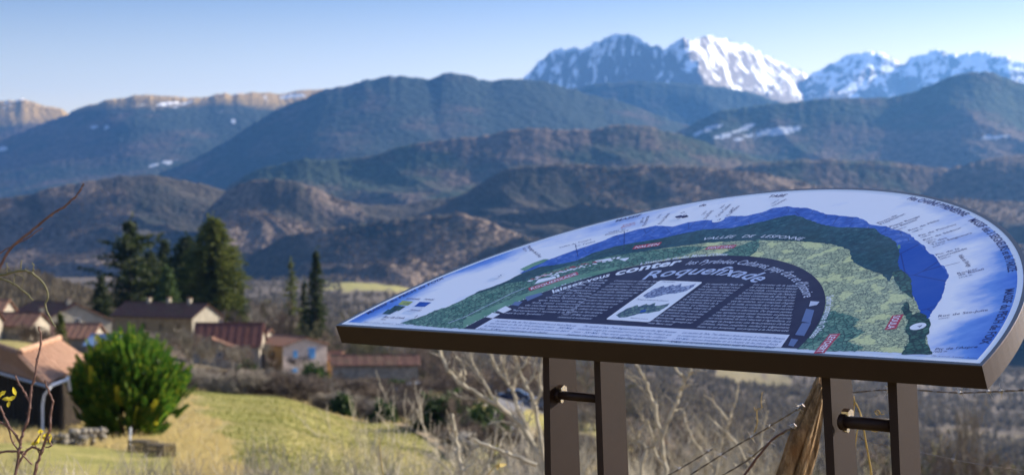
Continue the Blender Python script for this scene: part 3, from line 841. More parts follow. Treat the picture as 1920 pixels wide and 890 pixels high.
# ---- lettering
_cv = bpy.data.curves.new('t', 'FONT'); _to = bpy.data.objects.new('t', _cv); col.objects.link(_to)
_gcache = {}
def glyphs(text, bold=0.0):
    """flat triangulated text: unit cap size, starts at x=0"""
    key = (text, bold)
    if key in _gcache: return _gcache[key]
    _cv.body = text; _cv.offset = bold; _cv.resolution_u = 2; _cv.size = 1.0; _cv.fill_mode = 'FRONT'
    dg = bpy.context.evaluated_depsgraph_get()
    me = bpy.data.meshes.new_from_object(_to.evaluated_get(dg))
    nv = len(me.vertices); co = np.empty(nv * 3); me.vertices.foreach_get('co', co)
    fs = [tuple(p.vertices) for p in me.polygons]
    co = co.reshape(-1, 3)[:, :2].copy()
    bpy.data.meshes.remove(me)
    _gcache[key] = (co, fs, (co[:, 0].max() if nv else 0.5))
    return _gcache[key]
class Letters:
    def __init__(s, h): s.v, s.f, s.h = [], [], h
    def _put(s, XY, fs):
        s.v.append(([tuple(S(a, b, s.h)) for a, b in XY], list(fs)))
    def line(s, text, p0, p1, size, italic=0.0, bold=0.0, up=None):
        """from p0 to p1 in table coordinates, stretched to fit"""
        co, fs, w = glyphs(text, bold)
        if not len(co): return
        p0, p1 = Vector(p0), Vector(p1); L = (p1 - p0).length; d = (p1 - p0) / L
        n = Vector((-d.y, d.x)) if up is None else Vector(up).normalized()
        k = L / w
        XY = [(p0.x + d.x * (x * k + italic * y * size) + n.x * y * size, p0.y + d.y * (x * k + italic * y * size) + n.y * y * size) for x, y in co]
        s._put(XY, fs)
    def arc(s, text, c, rad, a0, a1, size, italic=0.0, bold=0.0, inward=False):
        """along a circle clockwise from angle a0 to a1 (degrees); size grows outward"""
        co, fs, w = glyphs(text, bold)
        a0, a1 = R(a0), R(a1)
        XY = []
        for x, y in co:
            u = (x + italic * y * size * w / max(1e-6, abs(a1 - a0) * rad)) / w
            a = a0 + (a1 - a0) * u; q = rad + y * size * (-1 if inward else 1)
            XY.append((c[0] + q * math.cos(a), c[1] + q * math.sin(a)))
        s._put(XY, fs)
    def build(s, name, mat, parent):
        for v, f in s.v: mesh_obj(name, v, f, mat, parent)      # every line or name its own print
def ang(c, p):
    s, r = B(*p); return math.degrees(math.atan2(r - c[1], s - c[0])), math.hypot(s - c[0], r - c[1])

T = Letters(.00098)
a, rr_ = ang(DC, (1035, 549)); a2, _ = ang(DC, (1143, 516))
T.arc('laissez-vous', DC, .3500, a, a2, .027, 0.1, .025)
a, rr2 = ang(DC, (1153, 513)); a2, _ = ang(DC, (1277, 491))
T.arc('conter', DC, .3455, a, a2, .040, 0.1, .03)
T.build('lettering', m_ptitle, panel)
T = Letters(.00098)
a, q = ang(DC, (1286, 495)); a2, _ = ang(DC, (1512, 556))
a2 = ang(DC, (1519, 556))[0]
T.arc('les Pyrénées Cathares, pays d\'art et d\'histoire', DC, .3410, a, a2, .026, 0.25, .008)
T.build('lettering', m_ptext, panel)
T = Letters(.00098)
ca_, q1 = ang(DC, (1203, 521)); ca2, q2 = ang(DC, (1428, 525))
T.arc('Roquefixade', DC, .2960, ca_, ca2, .050, 0.25, .012)
T.build('lettering', m_pname, panel)

cols = [
 # top-left, top-right, bottom-left, bottom-right (photo pixels of baselines), ragged-left starts, lines
 ([(1118,525.5),(1137,525.5),(950,589),(980,590)], [(1112,1137),(1098,1128),(1080,1115),(1068,1118),(1053,1098),(1040,1093),(1028,1083),(1016,1062),(1004,1080),(992,1064),(974,1050),(960,1040),(950,980)],
  ['Les', 'massifs', 'de Tabe,', 'des Trois', 'Seigneurs', 'et de l\'Arize,', 'ainsi que la Haute', 'Chaîne Pyrénéenne,', 'que vous voyez au loin,', 'sont composés de roches', 'de l\'ancienne montagne', '"hercynienne", formée à la', 'avant le cycle "pyrénéen"'], 525.5, 589),
]
T = Letters(.00094)
def block(T, tl, tr, br, bl, lines, size, italic=0.25, ragged=None, bold=0.0):
    q = [B(*tl), B(*tr), B(*br), B(*bl)]
    n = len(lines)
    for k, s in enumerate(lines):
        v = k / max(1, n - 1)
        p0, p1 = Vector(on(q, 0, v)), Vector(on(q, 1, v))
        f = 1.0 if ragged is None or k < n - 1 else ragged
        rr0 = (p0.y + p1.y) / 2
        T.line(s, (p0.x, p0.y), (p0.x + (p1.x - p0.x) * f, p0.y + (p1.y - p0.y) * f), size, italic, bold + .01)
block(T, (1110,526), (1138,527), (1063,593), (945,588), ['Les', 'massifs', 'de Tabe,', 'des Trois', 'Seigneurs', 'et de l\'Arize,', 'ainsi que la Haute', 'Chaîne Pyrénéenne,', 'que vous voyez au', 'loin, sont composés', 'de roches appartenant à', 'l\'ancienne montagne', '"hercynienne", formée à la fin', 'avant le cycle "pyrénéen".'], .0085, .25, .62)
block(T, (1150,528), (1232,529.5), (1108,599), (1045,596), ['Commençant au début de l\'ère', 'secondaire (vers - 250 MA), le', 'cycle "pyrénéen" comprend', 'trois grandes phases : ouverture', 'd\'une faille délimitant les', 'plaques ibérique et européenne,', 'détachement de celles-ci', 'pendant l\'ouverture d\'un', 'bras de mer dans lequel sont', 's\'accumulent des sédiments, et', 'enfin, collision de ces plaques', 'au début de l\'ère tertiaire', '(vers - 50 MA), engendrant', 'notamment le redressement'], .0085, .25)
block(T, (1322,534), (1392,536), (1290,612), (1214,607), ['Le massif du Pech de', 'Foix, sur lequel vous', 'vous trouvez, correspond', 'aux sédiments marins', '(calcaires) accumulés dans', 'le bras de mer au cours', 'de l\'ère secondaire et qui', 'ont été plissés lors de la', 'collision. Le château de', 'Roquefixade, situé sur la', 'falaise derrière vous, a été', 'construit sur une crête', 'de ce massif en position', 'dominante, tandis que le', 'village s\'est regroupé sur', 'son flanc sud.'], .0085, .25, .6)
block(T, (1411,535), (1493,538), (1478,622), (1306,614), ['Les terrains de la vallée', 'de Lesponne, qui s\'étend', 'à vos pieds, correspondent au', 'bassin sédimentaire de Nalzen', 'et sont constitués de flyschs. Ces', 'sédiments marins profonds, plus récents', 'que les calcaires, sont composés d\'argiles', 'et de sable, accumulés dans le bras de mer', 'par succession d\'avalanches sous-marines', 'déposées en alternance. De longues pentes,', 'ces terrains sont assez instables et glissent', 'lorsqu\'ils sont gorgés d\'eau. Recouverts de prairies', 'sur sol profond, ils sont réservés à l\'agriculture. Le', 'paysage de bocage avec une forte présence d\'arbres', '(chênes, frênes, peupliers, saules) en alignement,', 'haies ou en bosquets, est propice à la biodiversité.'], .0085, .25)
T.build('lettering', m_ptext, panel)
T = Letters(.00094)
block(T, (928,603), (1079,612.5), (1058,627.5), (896,617), ['Les massifs de Tabe, des Trois Seigneurs et d\'Arize et la Haute Chaîne ont', 'été formés en fin de l\'ère primaire (vers - 300 MA)', 'la pénéplaine et marine de la ceinture entre les blocs', '(vers - 50 MA) par relèvement de la chaîne'], .0088, .25, .8)
block(T, (1092,613), (1266,624.5), (1240,640), (1062,628.5), ['The massifs of Tabe, Trois Seigneurs and Arize and the High Pyrenees', 'mountain range are composed of rock from the Primary era', '(vers - 300 MA). They were uplifted during the collision', 'between the plates (vers - 50 MA). The land is therefore'], .0088, .25)
block(T, (1278,625), (1470,637), (1450,653), (1250,641.5), ['Los macizos de Tabe, Tres Señores y Arize así como la Cordillera Pirenaica', 'se componen de rocas que datan de finales de la era primaria (hacia', '- 300 MA). Fueron levantados en el choque de las placas (hacia', '- 50 MA). Los terrenos del primer plano están formados por flysch'], .0088, .25)
T.build('lettering', m_pgrey, panel)
T = Letters(.00098)
T.line('Hercynien', on(card, .08, .04), on(card, .40, .04), .006, .2)
T.line('Paysage pyrénéen après plissement', on(card, .08, .50), on(card, .80, .50), .006, .2)
T.line('Plissement tertiaire', on(card, .48, .94), on(card, .88, .94), .005, .2)
T.build('lettering', m_pink, panel)

# ring of names round the dark disc
T = Letters(.00078)
def along(T, text, p, q_, size, c=CC, **kw):
    a, ra = ang(c, p); b, rb = ang(c, q_); T.arc(text, c, (ra + rb) / 2, a, b, size, **kw)
along(T, '① Sentier des Hautbois'[2:], (876,612), (966,574), .017, DC, bold=.01)
along(T, 'à la hauteur de Montségur', (976,568), (1110,520), .017, DC, bold=.01)
along(T, 'à Station de ski des Monts d\'Olmes', (1200,496), (1360,481), .017, DC, bold=.01)
along(T, 'Sentier botanique du Château', (1551,556), (1516,634), .017, DC, bold=.01)
for a_, b_ in (((1316,450),(1498,452)),):
    along(T, 'VALLÉE   DE   LESPONNE', a_, b_, .017, CC, italic=.2)
T.build('lettering', m_ptitle, panel)
# red bands with names
def band(text, p0, p1, size, pad=.003):
    a, b = Vector(B(*p0)), Vector(B(*p1)); d = (b - a).normalized(); n = Vector((-d.y, d.x))
    sheet('printed_name_band', [tuple(a - d * pad - n * pad), tuple(b + d * pad - n * pad), tuple(b + d * pad + n * (size * .75 + pad)), tuple(a - d * pad + n * (size * .75 + pad))], m_pred, .00074, panel)
    t = Letters(.00078); t.line(text, a, b, size, 0, .01); t.build('lettering', m_ptitle, panel)
band('ROQUEFIXADE', (996,544), (1082,515), .017)
band('NALZEN', (1189,466.5), (1234,460), .015)
band('SAINT-CIRAC', (1325,467), (1374,464.5), .012)
band('SOULA', (1676,593), (1663,617), .016)
band('LEYCHERT', (1558,628), (1530,661), .016)

T = Letters(.00078)
m_l = along
m_l(T, 'MASSIF du PECH de FOIX', (692,590), (832,522), .020, CC, italic=.2, bold=.012)
m_l(T, 'MASSIF', (1153,417), (1200,406), .018, CC, italic=.2, bold=.012)
m_l(T, 'de', (1309,388), (1322,386.5), .018, CC, italic=.2, bold=.012)
m_l(T, 'TABE', (1438,371.5), (1470,369), .018, CC, italic=.2, bold=.012)
m_l(T, 'Hte CHAÎNE PYRÉNÉENNE', (1699,374.5), (1806,406), .020, CC, bold=.012)
m_l(T, 'MASSIF des 3 SEIGNEURS et de l\'ARIZE', (1815,414), (1890,511), .020, CC, bold=.012)
m_l(T, 'MASSIF du PECH de FOIX', (1884,543), (1838,645), .020, CC, bold=.012)
def tx(text, p, q_, size=.011, **kw): T.line(text, B(*p), B(*q_), size, **kw)
tx('Montagne de la Frau', (987,463), (1011,483)); tx('922 m', (979,466), (985,472), .008)
tx('Vallée du Touyre', (1048,466), (1109,450)); tx('Le Taulat', (1079,463), (1116,454))
tx('Vallée du', (1140,438), (1172,431)); tx('Douctouyre', (1134,442), (1178,433))
tx('Pic Fourcat', (1211,423), (1218,405)); tx('2001 m', (1205,418), (1208,408), .008)
tx('Pic de Galinat', (1240,420), (1257,400)); tx('2115 m', (1236,409), (1241,402), .008)
tx('Pic de l\'Étang', (1325,410), (1337,395)); tx('2163 m', (1320,403), (1326,396), .008)
tx('Col de Cadène', (1347,407), (1372,383)); tx('2058 m', (1353,391), (1361,384), .008)
tx('Pic de Soularac', (1367,405), (1388,386)); tx('2368 m', (1372,398), (1377,389), .008)
tx('Pic de Saint-Barthélemy', (1451,387), (1476,374)); tx('2348 m', (1449,383), (1462,375), .008)
tx('Picou de', (1647,420), (1683,404.5)); tx('Freychenet', (1652,422), (1698,402)); 
tx('Pique Rouge', (1669,427), (1726,406.5)); tx('de Bassiès', (1675,430), (1720,413)); tx('2676 m', (1683,433), (1700,426), .008)
tx('Roc de Mille', (1704,434), (1762,414)); tx('1988 m', (1711,437), (1730,430), .008)
tx('Pic de Pioulou', (1723,444), (1793,422)); tx('1166 m', (1727,447), (1745,441), .008)
tx('Roc de Sédour', (1732,452), (1804,428)); tx('1070 m', (1737,455), (1756,449), .008)
tx('Pic des', (1741,458), (1776,447)); tx('Trois Seigneurs', (1747,461), (1823,438)); tx('2199 m', (1750,465), (1772,457), .008)
tx('Pic de la', (1755,480), (1800,467)); tx('Journalade', (1760,484), (1814,467)); tx('1944 m', (1763,488), (1783,481), .008)
tx('Rocher', (1795,515), (1834,505)); tx('de Batail', (1797,518), (1845,506)); tx('1716 m', (1798,523), (1823,516), .008)
tx('Vallée de l\'Ariège', (1796,479), (1815,501))
tx('Roc de Ste-Julie', (1758,595), (1852,583)); tx('Vue panoramique', (1759,599), (1780,596), .006)
tx('Pic de l\'Aspre', (1752,657), (1832,652)); tx('1022 m', (1748,661), (1775,660), .008)
tx('Roc de Louis', (717,596), (756,598), .013); tx('873 m', (713,599.5), (722,600.5), .008)
tx('SECONDAIRE', (760,561), (785,562.5), .009); tx('PRIMAIRE', (794,562.5), (812,563.5), .009)
tx('Lac', (755,569.5), (767,570.5), .011)
tx('PRIMAIRE', (768,582), (788,583.5), .007)
for n_, c in (('1', (774.5, 595)), ('2', (933, 519)), ('3', (1344, 413.8)), ('4', (1719, 614))):
    s, r = B(*c); T.line(n_, (s - .001, r), (s + .006, r), .012)
for s_, (a_, b_) in ((0, ((683,603.3),(760,607))), (1, ((1750,664.5),(1838,666.5)))):
    pa, pb = B(*a_), B(*b_); T.line('Office de tourisme - Roquefixade - Panorama', (pa[0], r0 + .002), (pb[0], r0 + .002), .004)
T.build('lettering', m_pink, panel)
T = Letters(.00078)
T.line('Cirque', B(1167, 424.5), B(1191, 418.5), .011); T.line('glaciaire', B(1164, 428), B(1191, 421.5), .011)
T.build('lettering', m_pred, panel)
# compass rose
s, r = B(1278.5, 406.5)
rose = []
for k in range(16):
    a = k * math.pi / 8; q = .017 if k % 4 == 0 else (.010 if k % 4 == 2 else .003)
    rose.append((s + q * math.cos(a), r + q * math.sin(a)))
sheet('printed_compass_rose', rose, m_pink, .0008, panel)
T = Letters(.0008); T.line('N', B(1279, 401), B(1285, 398), .010); T.build('lettering', m_pink, panel)
bpy.data.objects.remove(_to); bpy.data.curves.remove(_cv)

# ---- legs: four flat bars in two pairs, each pair tied by a tube
def on_plane(pxy, off):
    """photo pixel -> point on the vertical plane parallel to the front edge, off metres behind it"""
    q = ray(*pxy); p0 = BO + BVH * off
    return q * (p0.dot(BVH) / q.dot(BVH))
OFF = 0.055
zg = board.location.z
def bar(lt, lb, mt, mb, rt, rb):
    def pt(a, b, z_from):  # extend the line a-b to the tray underside and to the ground
        return a, b
    A, A2 = on_plane(lt, OFF), on_plane(lb, OFF)
    M, M2 = on_plane(mt, OFF), on_plane(mb, OFF)
    def depth(M, rp):
        q = ray(*rp)      # solve M + t*BVH on the pixel column
        t = (q.x * M.y - M.x) / (BVH.x - q.x * BVH.y)
        return t
    d1, d2 = depth(M, rt), depth(M2, rb)
    def ext(P, P2, z):
        return P + (P2 - P) * ((z - P.z) / (P2.z - P.z))
    loops = []
    for top in (False, True):
        pts = []
        for (P, P2, dd) in ((A, A2, 0), (M, M2, 0), (M, M2, 1), (A, A2, 1)):
            dm = (d1 + d2) / 2
            if top:
                q = OFF + dd * dm
                z = BO.z + q / math.hypot(BV.x, BV.y) * BV.z - TH * 0.35
            else:
                z = zg - 0.15
            u = (z - M.z) / (M2.z - M.z)
            dep = dd * max(0.03, d1 + (d2 - d1) * u * 0.5)
            pts.append(ext(P, P2, z) + BVH * dep - BL0)
        loops.append(pts)
    o = MB().hexa(*loops).build('leg', m_powder, board)
    return (A, A2, M, M2, d1, d2)
bars = [bar((1018,690),(1021.2,890),(1029.9,690),(1033.3,890),(1080,690),(1092,890)),
        bar((1114.2,700),(1120.2,890),(1126,700),(1132.3,890),(1170.5,700),(1180,890)),
        bar((1541,725),(1549.2,890),(1557.5,725),(1565.6,890),(1597.8,725),(1609.2,890)),
        bar((1664.7,730),(1672.4,890),(1681.8,730),(1688.1,890),(1719.6,730),(1727.2,890))]
print('bars', [(round(b[4], 3), round(b[5], 3)) for b in bars])
def tie(bA, bB, pA, pB, rad):
    """tube between two bars at the photo height pA (centre, on bar A)"""
    M = bA[2]; off = OFF + 0.30 * bA[4]
    a = on_plane(pA, off); b = on_plane(pB, off)
    b = a + BU * ((b - a).dot(BU)) + Vector((0, 0, (b - a).z * 0.4))
    d = (b - a).normalized()
    o = MB().tube([a - BL0, b + d * .003 - BL0], rad, 16).build('tie_tube', m_dark, board, True)
    c = a - BL0
    up = Vector((0, 0, 1)); w = BVH
    fl = MB().tube([c - d * .001, c + d * .008], rad * 1.35, 16)
    fl.build('flange', m_dark, board, True)
    nut = MB()
    cc = c + up * rad * 1.25 + d * .007 + w * rad * 0.2
    nut.tube([cc - d * .006, cc + d * .007], .0078, 6); nut.build('bolt', m_bolt, board)
    cc2 = c - up * rad * 1.3 + d * .006 + w * rad * .2
    MB().tube([cc2 - d * .005, cc2 + d * .003], .004, 6).build('bolt', m_bolt, board)
tie(bars[0], bars[1], (1046, 739.5), (1116, 746.5), .0078)
tie(bars[2], bars[3], (1580, 789.5), (1668, 797), .0098)
# ------------------------------------------------------------------ the village
def wall_mat(name, a, b, scale=1.2, bump=0.5):
    t = NT(name)
    n = t.noise(scale, 5, 0.7); st = t.voro(scale * 2.6)
    c = t.mix(t.ramp(n, [(0.3, 0.0), (0.7, 1.0)]), a, b)
    c = t.mix(0.35, c, t.ramp(st, [(0.1, 1.0), (0.6, 0.45)]), 'MULTIPLY')
    t.col(c); t.bump(t.math('ADD', n, st), bump, 0.06)
    return t.set(0.95, 0, 0.1)
def roof_mat(name, a, b, moss=0.0):
    t = NT(name)
    n = t.noise(2.2, 5, 0.75); m = t.noise(0.5, 3, 0.6)
    c = t.mix(t.ramp(n, [(0.3, 0.0), (0.7, 1.0)]), a, b)
    c = t.mix(t.math('MULTIPLY', t.ramp(m, [(0.45, 0.0), (0.7, 1.0)]), moss), c, (0.10, 0.09, 0.05))
    t.col(c); t.bump(n, 0.5, 0.04)
    return t.set(0.95, 0, 0.1)
m_render = wall_mat('pale_pink_render', (0.64, 0.50, 0.38), (0.76, 0.61, 0.48), 0.7, 0.15)
m_ochre = wall_mat('ochre_render', (0.30, 0.20, 0.09), (0.42, 0.29, 0.14), 0.7, 0.2)
m_stone = wall_mat('grey_rubble_stone', (0.21, 0.18, 0.14), (0.42, 0.37, 0.29), 1.0, 0.8)
m_cream = wall_mat('cream_render', (0.30, 0.27, 0.21), (0.42, 0.38, 0.29), 0.6, 0.15)
m_planks = simple('tarred_planks', (0.022, 0.016, 0.010), 0.9, 0.1, 0, 0.4, 3.0, 0.4, 0.05)
m_terra = roof_mat('weathered_terracotta_tiles', (0.25, 0.135, 0.085), (0.40, 0.25, 0.165), 0.15)
m_terra2 = roof_mat('dark_red_tiles', (0.080, 0.034, 0.028), (0.135, 0.060, 0.048), 0.1)
m_terra3 = roof_mat('brown_old_tiles', (0.07, 0.035, 0.028), (0.15, 0.08, 0.06), 0.4)
m_terra4 = roof_mat('rust_red_tiles', (0.15, 0.075, 0.052), (0.25, 0.135, 0.09), 0.3)
m_shutter = simple('sky_blue_shutter_paint', (0.12, 0.33, 0.58), 0.6, 0.3, 0, 0.12, 8)
m_glass = simple('dark_window_glass', (0.02, 0.025, 0.03), 0.15, 0.6, 0, 0.1, 3)
m_frame = simple('white_window_frame', (0.62, 0.62, 0.60), 0.6, 0.3, 0, 0.05, 5)
m_zinc = simple('grey_zinc_gutter', (0.42, 0.45, 0.50), 0.4, 0.5, 0.6, 0.1, 8)
m_whitepl = simple('white_plastic_pipe', (0.78, 0.80, 0.82), 0.5, 0.4, 0, 0.05, 8)
m_bluesheet = simple('pale_blue_sheeting', (0.12, 0.20, 0.33), 0.5, 0.4, 0, 0.2, 2)

def tiled_plane(mb, p_e0, p_e1, p_r1, p_r0, step=0.28, amp=0.05, thick=0.10):
    """one roof slope with half-round tile columns: eave p_e0-p_e1, ridge p_r0-p_r1"""
    e0, e1, r1, r0 = (Vector(p) for p in (p_e0, p_e1, p_r1, p_r0))
    nrm = (e1 - e0).cross(r0 - e0).normalized()
    if nrm.z < 0: nrm = -nrm
    n = max(3, int((e1 - e0).length / step)); rows = 5
    base = len(mb.v); vs, fs = [], []
    prof = [0.0, 0.85, 0.85]
    cols = [(k + f) / n for k in range(n) for f in (0.0, 0.3, 0.7)] + [1.0]
    hs = [prof[i % 3] for i in range(3 * n)] + [0.0]
    W = len(cols)
    for r in range(rows + 1):
        v = r / rows
        for u, h in zip(cols, hs):
            p = (e0 * (1 - u) + e1 * u) * (1 - v) + (r0 * (1 - u) + r1 * u) * v
            jit = 0.015 * math.sin(u * 57 + v * 31)
            vs.append(p + nrm * (h * amp + jit))
    for r in range(rows):
        for i in range(W - 1):
            a = r * W + i; fs.append((a, a + 1, a + W + 1, a + W))
    mb.add(vs, fs)
    mb.hexa([e0 - nrm * thick, e1 - nrm * thick, r1 - nrm * thick, r0 - nrm * thick], [e0 - nrm * .01, e1 - nrm * .01, r1 - nrm * .01, r0 - nrm * .01])

def house(px_, d, a, W, L, h, rise, mwall, mroof, label, cat='house', group=None, openings=(), chimneys=(), over=0.35, sink=0.6, zbase=None, name='house', mside=None):
    """gable at the local origin facing -Y, ridge runs along +Y; a = turn in degrees"""
    g = ground(px_, d); z = g.z if zbase is None else zbase
    t = empty(name, (g.x, g.y, z), R(a), label, cat, group)
    w = MB()
    hw = W / 2
    w.hexa([(-hw, 0, -sink), (hw, 0, -sink), (hw, 0, h), (0, 0, h + rise), (-hw, 0, h)], [(-hw, L, -sink), (hw, L, -sink), (hw, L, h), (0, L, h + rise), (-hw, L, h)])
    wall = w.build('wall', mwall, t)
    if mside:
        MB().box((-hw - .02, L / 2, h / 2 - sink / 2), (.04, L - .02, h + sink - .1)).build('side_wall', mside, t)
    k = rise / hw; o = over; up = 0.06
    ez = h - o * k + up
    rf = MB()
    tiled_plane(rf, (-hw - o, -o, ez), (-hw - o, L + o, ez), (0, L + o, h + rise + up), (0, -o, h + rise + up))
    tiled_plane(rf, (hw + o, -o, ez), (hw + o, L + o, ez), (0, L + o, h + rise + up), (0, -o, h + rise + up))
    roof = rf.build('roof', mroof, t)
    rg = MB().tube([(0, -o - .02, h + rise + .1), (0, L / 2, h + rise + .08), (0, L + o + .02, h + rise + .1)], 0.13, 7)
    rg.build('ridge_tiles', mroof, roof)
    for (kind, side, u, z0, ww, hh) in openings:
        # side: 'g' gable, 'l' left long wall, 'r' right long wall; u = position along it
        def P(uu, zz, out):
            if side == 'g': return (uu, -out, zz)
            if side == 'l': return (-hw - out, uu, zz)
            return (hw + out, uu, zz)
        def slab(u0, u1, z0, z1, o0, o1, m, nm, par):
            b = [P(u0, z0, o0), P(u1, z0, o0), P(u1, z1, o0), P(u0, z1, o0)]
            c = [P(u0, z0, o1), P(u1, z0, o1), P(u1, z1, o1), P(u0, z1, o1)]
            return MB().hexa(b, c).build(nm, m, par)
        if kind == 'shut':
            f = slab(u - ww / 2 - .07, u + ww / 2 + .07, z0 - .07, z0 + hh + .07, -.02, .03, m_frame, 'window', t)
            slab(u - ww / 2, u - .015, z0, z0 + hh, .031, .08, m_shutter, 'shutter', f)
            slab(u + .015, u + ww / 2, z0, z0 + hh, .031, .08, m_shutter, 'shutter', f)
        elif kind == 'win':
            f = slab(u - ww / 2 - .08, u + ww / 2 + .08, z0 - .08, z0 + hh + .08, -.02, .03, m_frame, 'window', t)
            slab(u - ww / 2, u - .03, z0, z0 + hh, .031, .04, m_glass, 'pane', f)
            slab(u + .03, u + ww / 2, z0, z0 + hh, .031, .04, m_glass, 'pane', f)
        elif kind == 'door':
            slab(u - ww / 2, u + ww / 2, z0, z0 + hh, -.02, .05, m_planks, 'door', t)
    for (cx_, cy_, ch) in chimneys:
        zr = h + rise * (1 - abs(cx_) / hw)
        c = MB().box((cx_, cy_, zr + ch / 2 - .2), (.7, .6, ch + .4)).build('chimney', m_cream, roof)
        MB().box((cx_, cy_, zr + ch + .05), (.85, .75, .08)).build('chimney_cap', m_terra4, t)
    return t

house(572, 300, 36, 7.8, 9, 4.9, 1.15, m_render, m_terra4, 'pale pink gabled house with sky blue shutters beside the long stone barn',
      openings=(('shut', 'g', -1.75, 3.05, 0.75, 1.05), ('shut', 'g', 1.15, 2.85, 1.2, 1.6), ('shut', 'g', -1.8, 0.7, .8, .7), ('win', 'l', 3, 2.9, .8, 1.1)), chimneys=(), mside=m_ochre)
house(640, 309, 75, 5.0, 7, 3.9, 1.1, m_ochre, m_terra4, 'low ochre annex with a rust red roof behind the shuttered house')
house(521, 302, 66, 4.2, 4.5, 2.0, 1.0, m_ochre, m_terra2, 'small lean-to porch with dark red roof left of the shuttered house', openings=(('door', 'l', 2.0, 0, .9, 1.7),))
house(783, 300, 93, 6.0, 13.0, 4.5, 1.2, m_stone, m_terra3, 'long stone barn with a low brown tiled roof right of the shuttered house', 'barn', openings=(('door', 'l', 12.2, 0, 1.1, 2.0),), name='stone_barn')
house(492, 300, 91, 9.0, 10.0, 4.3, 3.1, m_stone, m_terra2, 'stone house with a broad dark red roof above the bare bushes', openings=(('win', 'l', 3.5, 1.6, .8, 1.0), ('win', 'l', 6.5, 1.6, .8, 1.0)))
house(397, 292, 6, 6.2, 6, 2.9, 1.1, m_stone, m_terra4, 'grey stone outbuilding with its gable towards the field', 'outbuilding', openings=(('win', 'g', 1.2, 1.4, .6, .7),), name='outbuilding')
house(388, 352, 60, 8.4, 19, 3.6, 2.2, m_cream, m_terra3, 'long house with dark roof and two chimneys below the tall conifers', zbase=-21.2, sink=3, chimneys=((0, 4, 1.0), (0.2, 9, 1.1), (0, 13.5, .9)), openings=(('win', 'l', 3, 1.2, .9, 1.2), ('win', 'l', 7, 1.2, .9, 1.2), ('win', 'l', 11, 1.2, .9, 1.2)), mside=m_ochre)
house(142, 322, 40, 13.2, 15, 2.6, 2.9, m_cream, m_terra3, 'wide cream gabled house with a sweeping dark roof at the village edge', chimneys=((-.5, 1.5, 1.0), (-4.2, 4.0, 1.2)), openings=(('win', 'g', 0.3, 2.2, .8, .9), ('win', 'g', -3.2, 1.0, .9, 1.2)))
house(410, 330, 30, 5, 5, 3.8, 1.5, m_cream, m_terra3, 'small cream gable peeping out right of the long house', chimneys=((.8, 1.0, 1.4),))
house(505, 330, 70, 6, 8, 4.3, 1.6, m_stone, m_terra4, 'stone house with rust red roof and two pale chimneys behind the porch', chimneys=((0, 2, .9), (0, 5, .9)))
house(75, 262, 84, 7.5, 9, 2.6, 1.5, m_stone, m_terra3, 'low shed with a dark roof behind the terracotta barn', 'shed', name='shed')
house(185, 276, 84, 7.0, 8, 2.7, 1.7, m_stone, m_terra4, 'shed with a rusty brown roof left of the large green shrub', 'shed', name='shed')
house(225, 270, 78, 5.5, 4, 2.3, 1.2, m_stone, m_bluesheet, 'lean-to covered with pale blue sheeting behind the large green shrub', 'shed', name='shed')
house(15, 300, 86, 8, 10, 3.1, 2.0, m_stone, m_terra4, 'reddish roofed house at the left end of the village')
house(-10, 255, 86, 6, 8, 2.5, 1.6, m_stone, m_terra3, 'dark roofed outbuilding at the far left behind the barn', 'outbuilding', name='outbuilding')
house(1240, 262, 76, 6, 7, 2.8, 1.6, m_stone, m_terra4, 'small building with a reddish roof beyond the green lawn', 'outbuilding', name='outbuilding')

# near barn on the left: L-shaped terracotta roof on tarred plank walls
A = Vector((-20.96, 88.1, -7.42)); Bp = Vector((-21.75, 101, -7.42)); Cp = Vector((-28.4, 102, -7.42))
R1 = Vector((-23.0, 91.0, -6.28)); R2 = Vector((-23.45, 101, -6.22)); R3 = Vector((-29.3, 103.2, -6.0))
zb_ = Hs(-22, 92) - 0.4
barn = empty('barn', (-23, 93, zb_ + .4), 0, 'dark plank barn with weathered terracotta roof left of the round green shrub', 'barn')
o_ = Vector(barn.location)
rf = MB()
tiled_plane(rf, A - o_, Bp - o_, R2 - o_, R1 - o_, 0.26, 0.06, 0.12)
tiled_plane(rf, Cp - o_, A - o_, R1 - o_, R3 - o_, 0.26, 0.06, 0.12)
lf = Vector((-25.6, 96.5, -7.42)) + Vector((2.6, 1.5, -.2))
tiled_plane(rf, Vector((-25.5, 101.5, -7.4)) - o_, Vector((-24.9, 97.5, -7.3)) - o_, R1 - o_, R2 - o_, 0.26, 0.05, 0.1)
rf_o = rf.build('roof', m_terra, barn)
MB().tube([R1 - o_ + Vector((0, -.1, .08)), R2 - o_ + Vector((0, 0, .08))], 0.14, 8).build('ridge_tiles', m_terra, rf_o)
MB().tube([R1 - o_ + Vector((.1, -.1, .06)), R3 - o_ + Vector((0, 0, .06))], 0.12, 8).build('ridge_tiles', m_terra, rf_o)
def inset(p, dx, dy): return (p.x + dx - o_.x, p.y + dy - o_.y)
wp = [inset(A, -.25, .45), inset(Bp, -.3, 0), inset(Cp, .3, 0.2)]
bt = [(x, y, zb_ - o_.z) for x, y in wp]; tpz = [(x, y, -7.52 - o_.z) for x, y in wp]
MB().hexa(bt, tpz).build('wall', m_planks, barn)
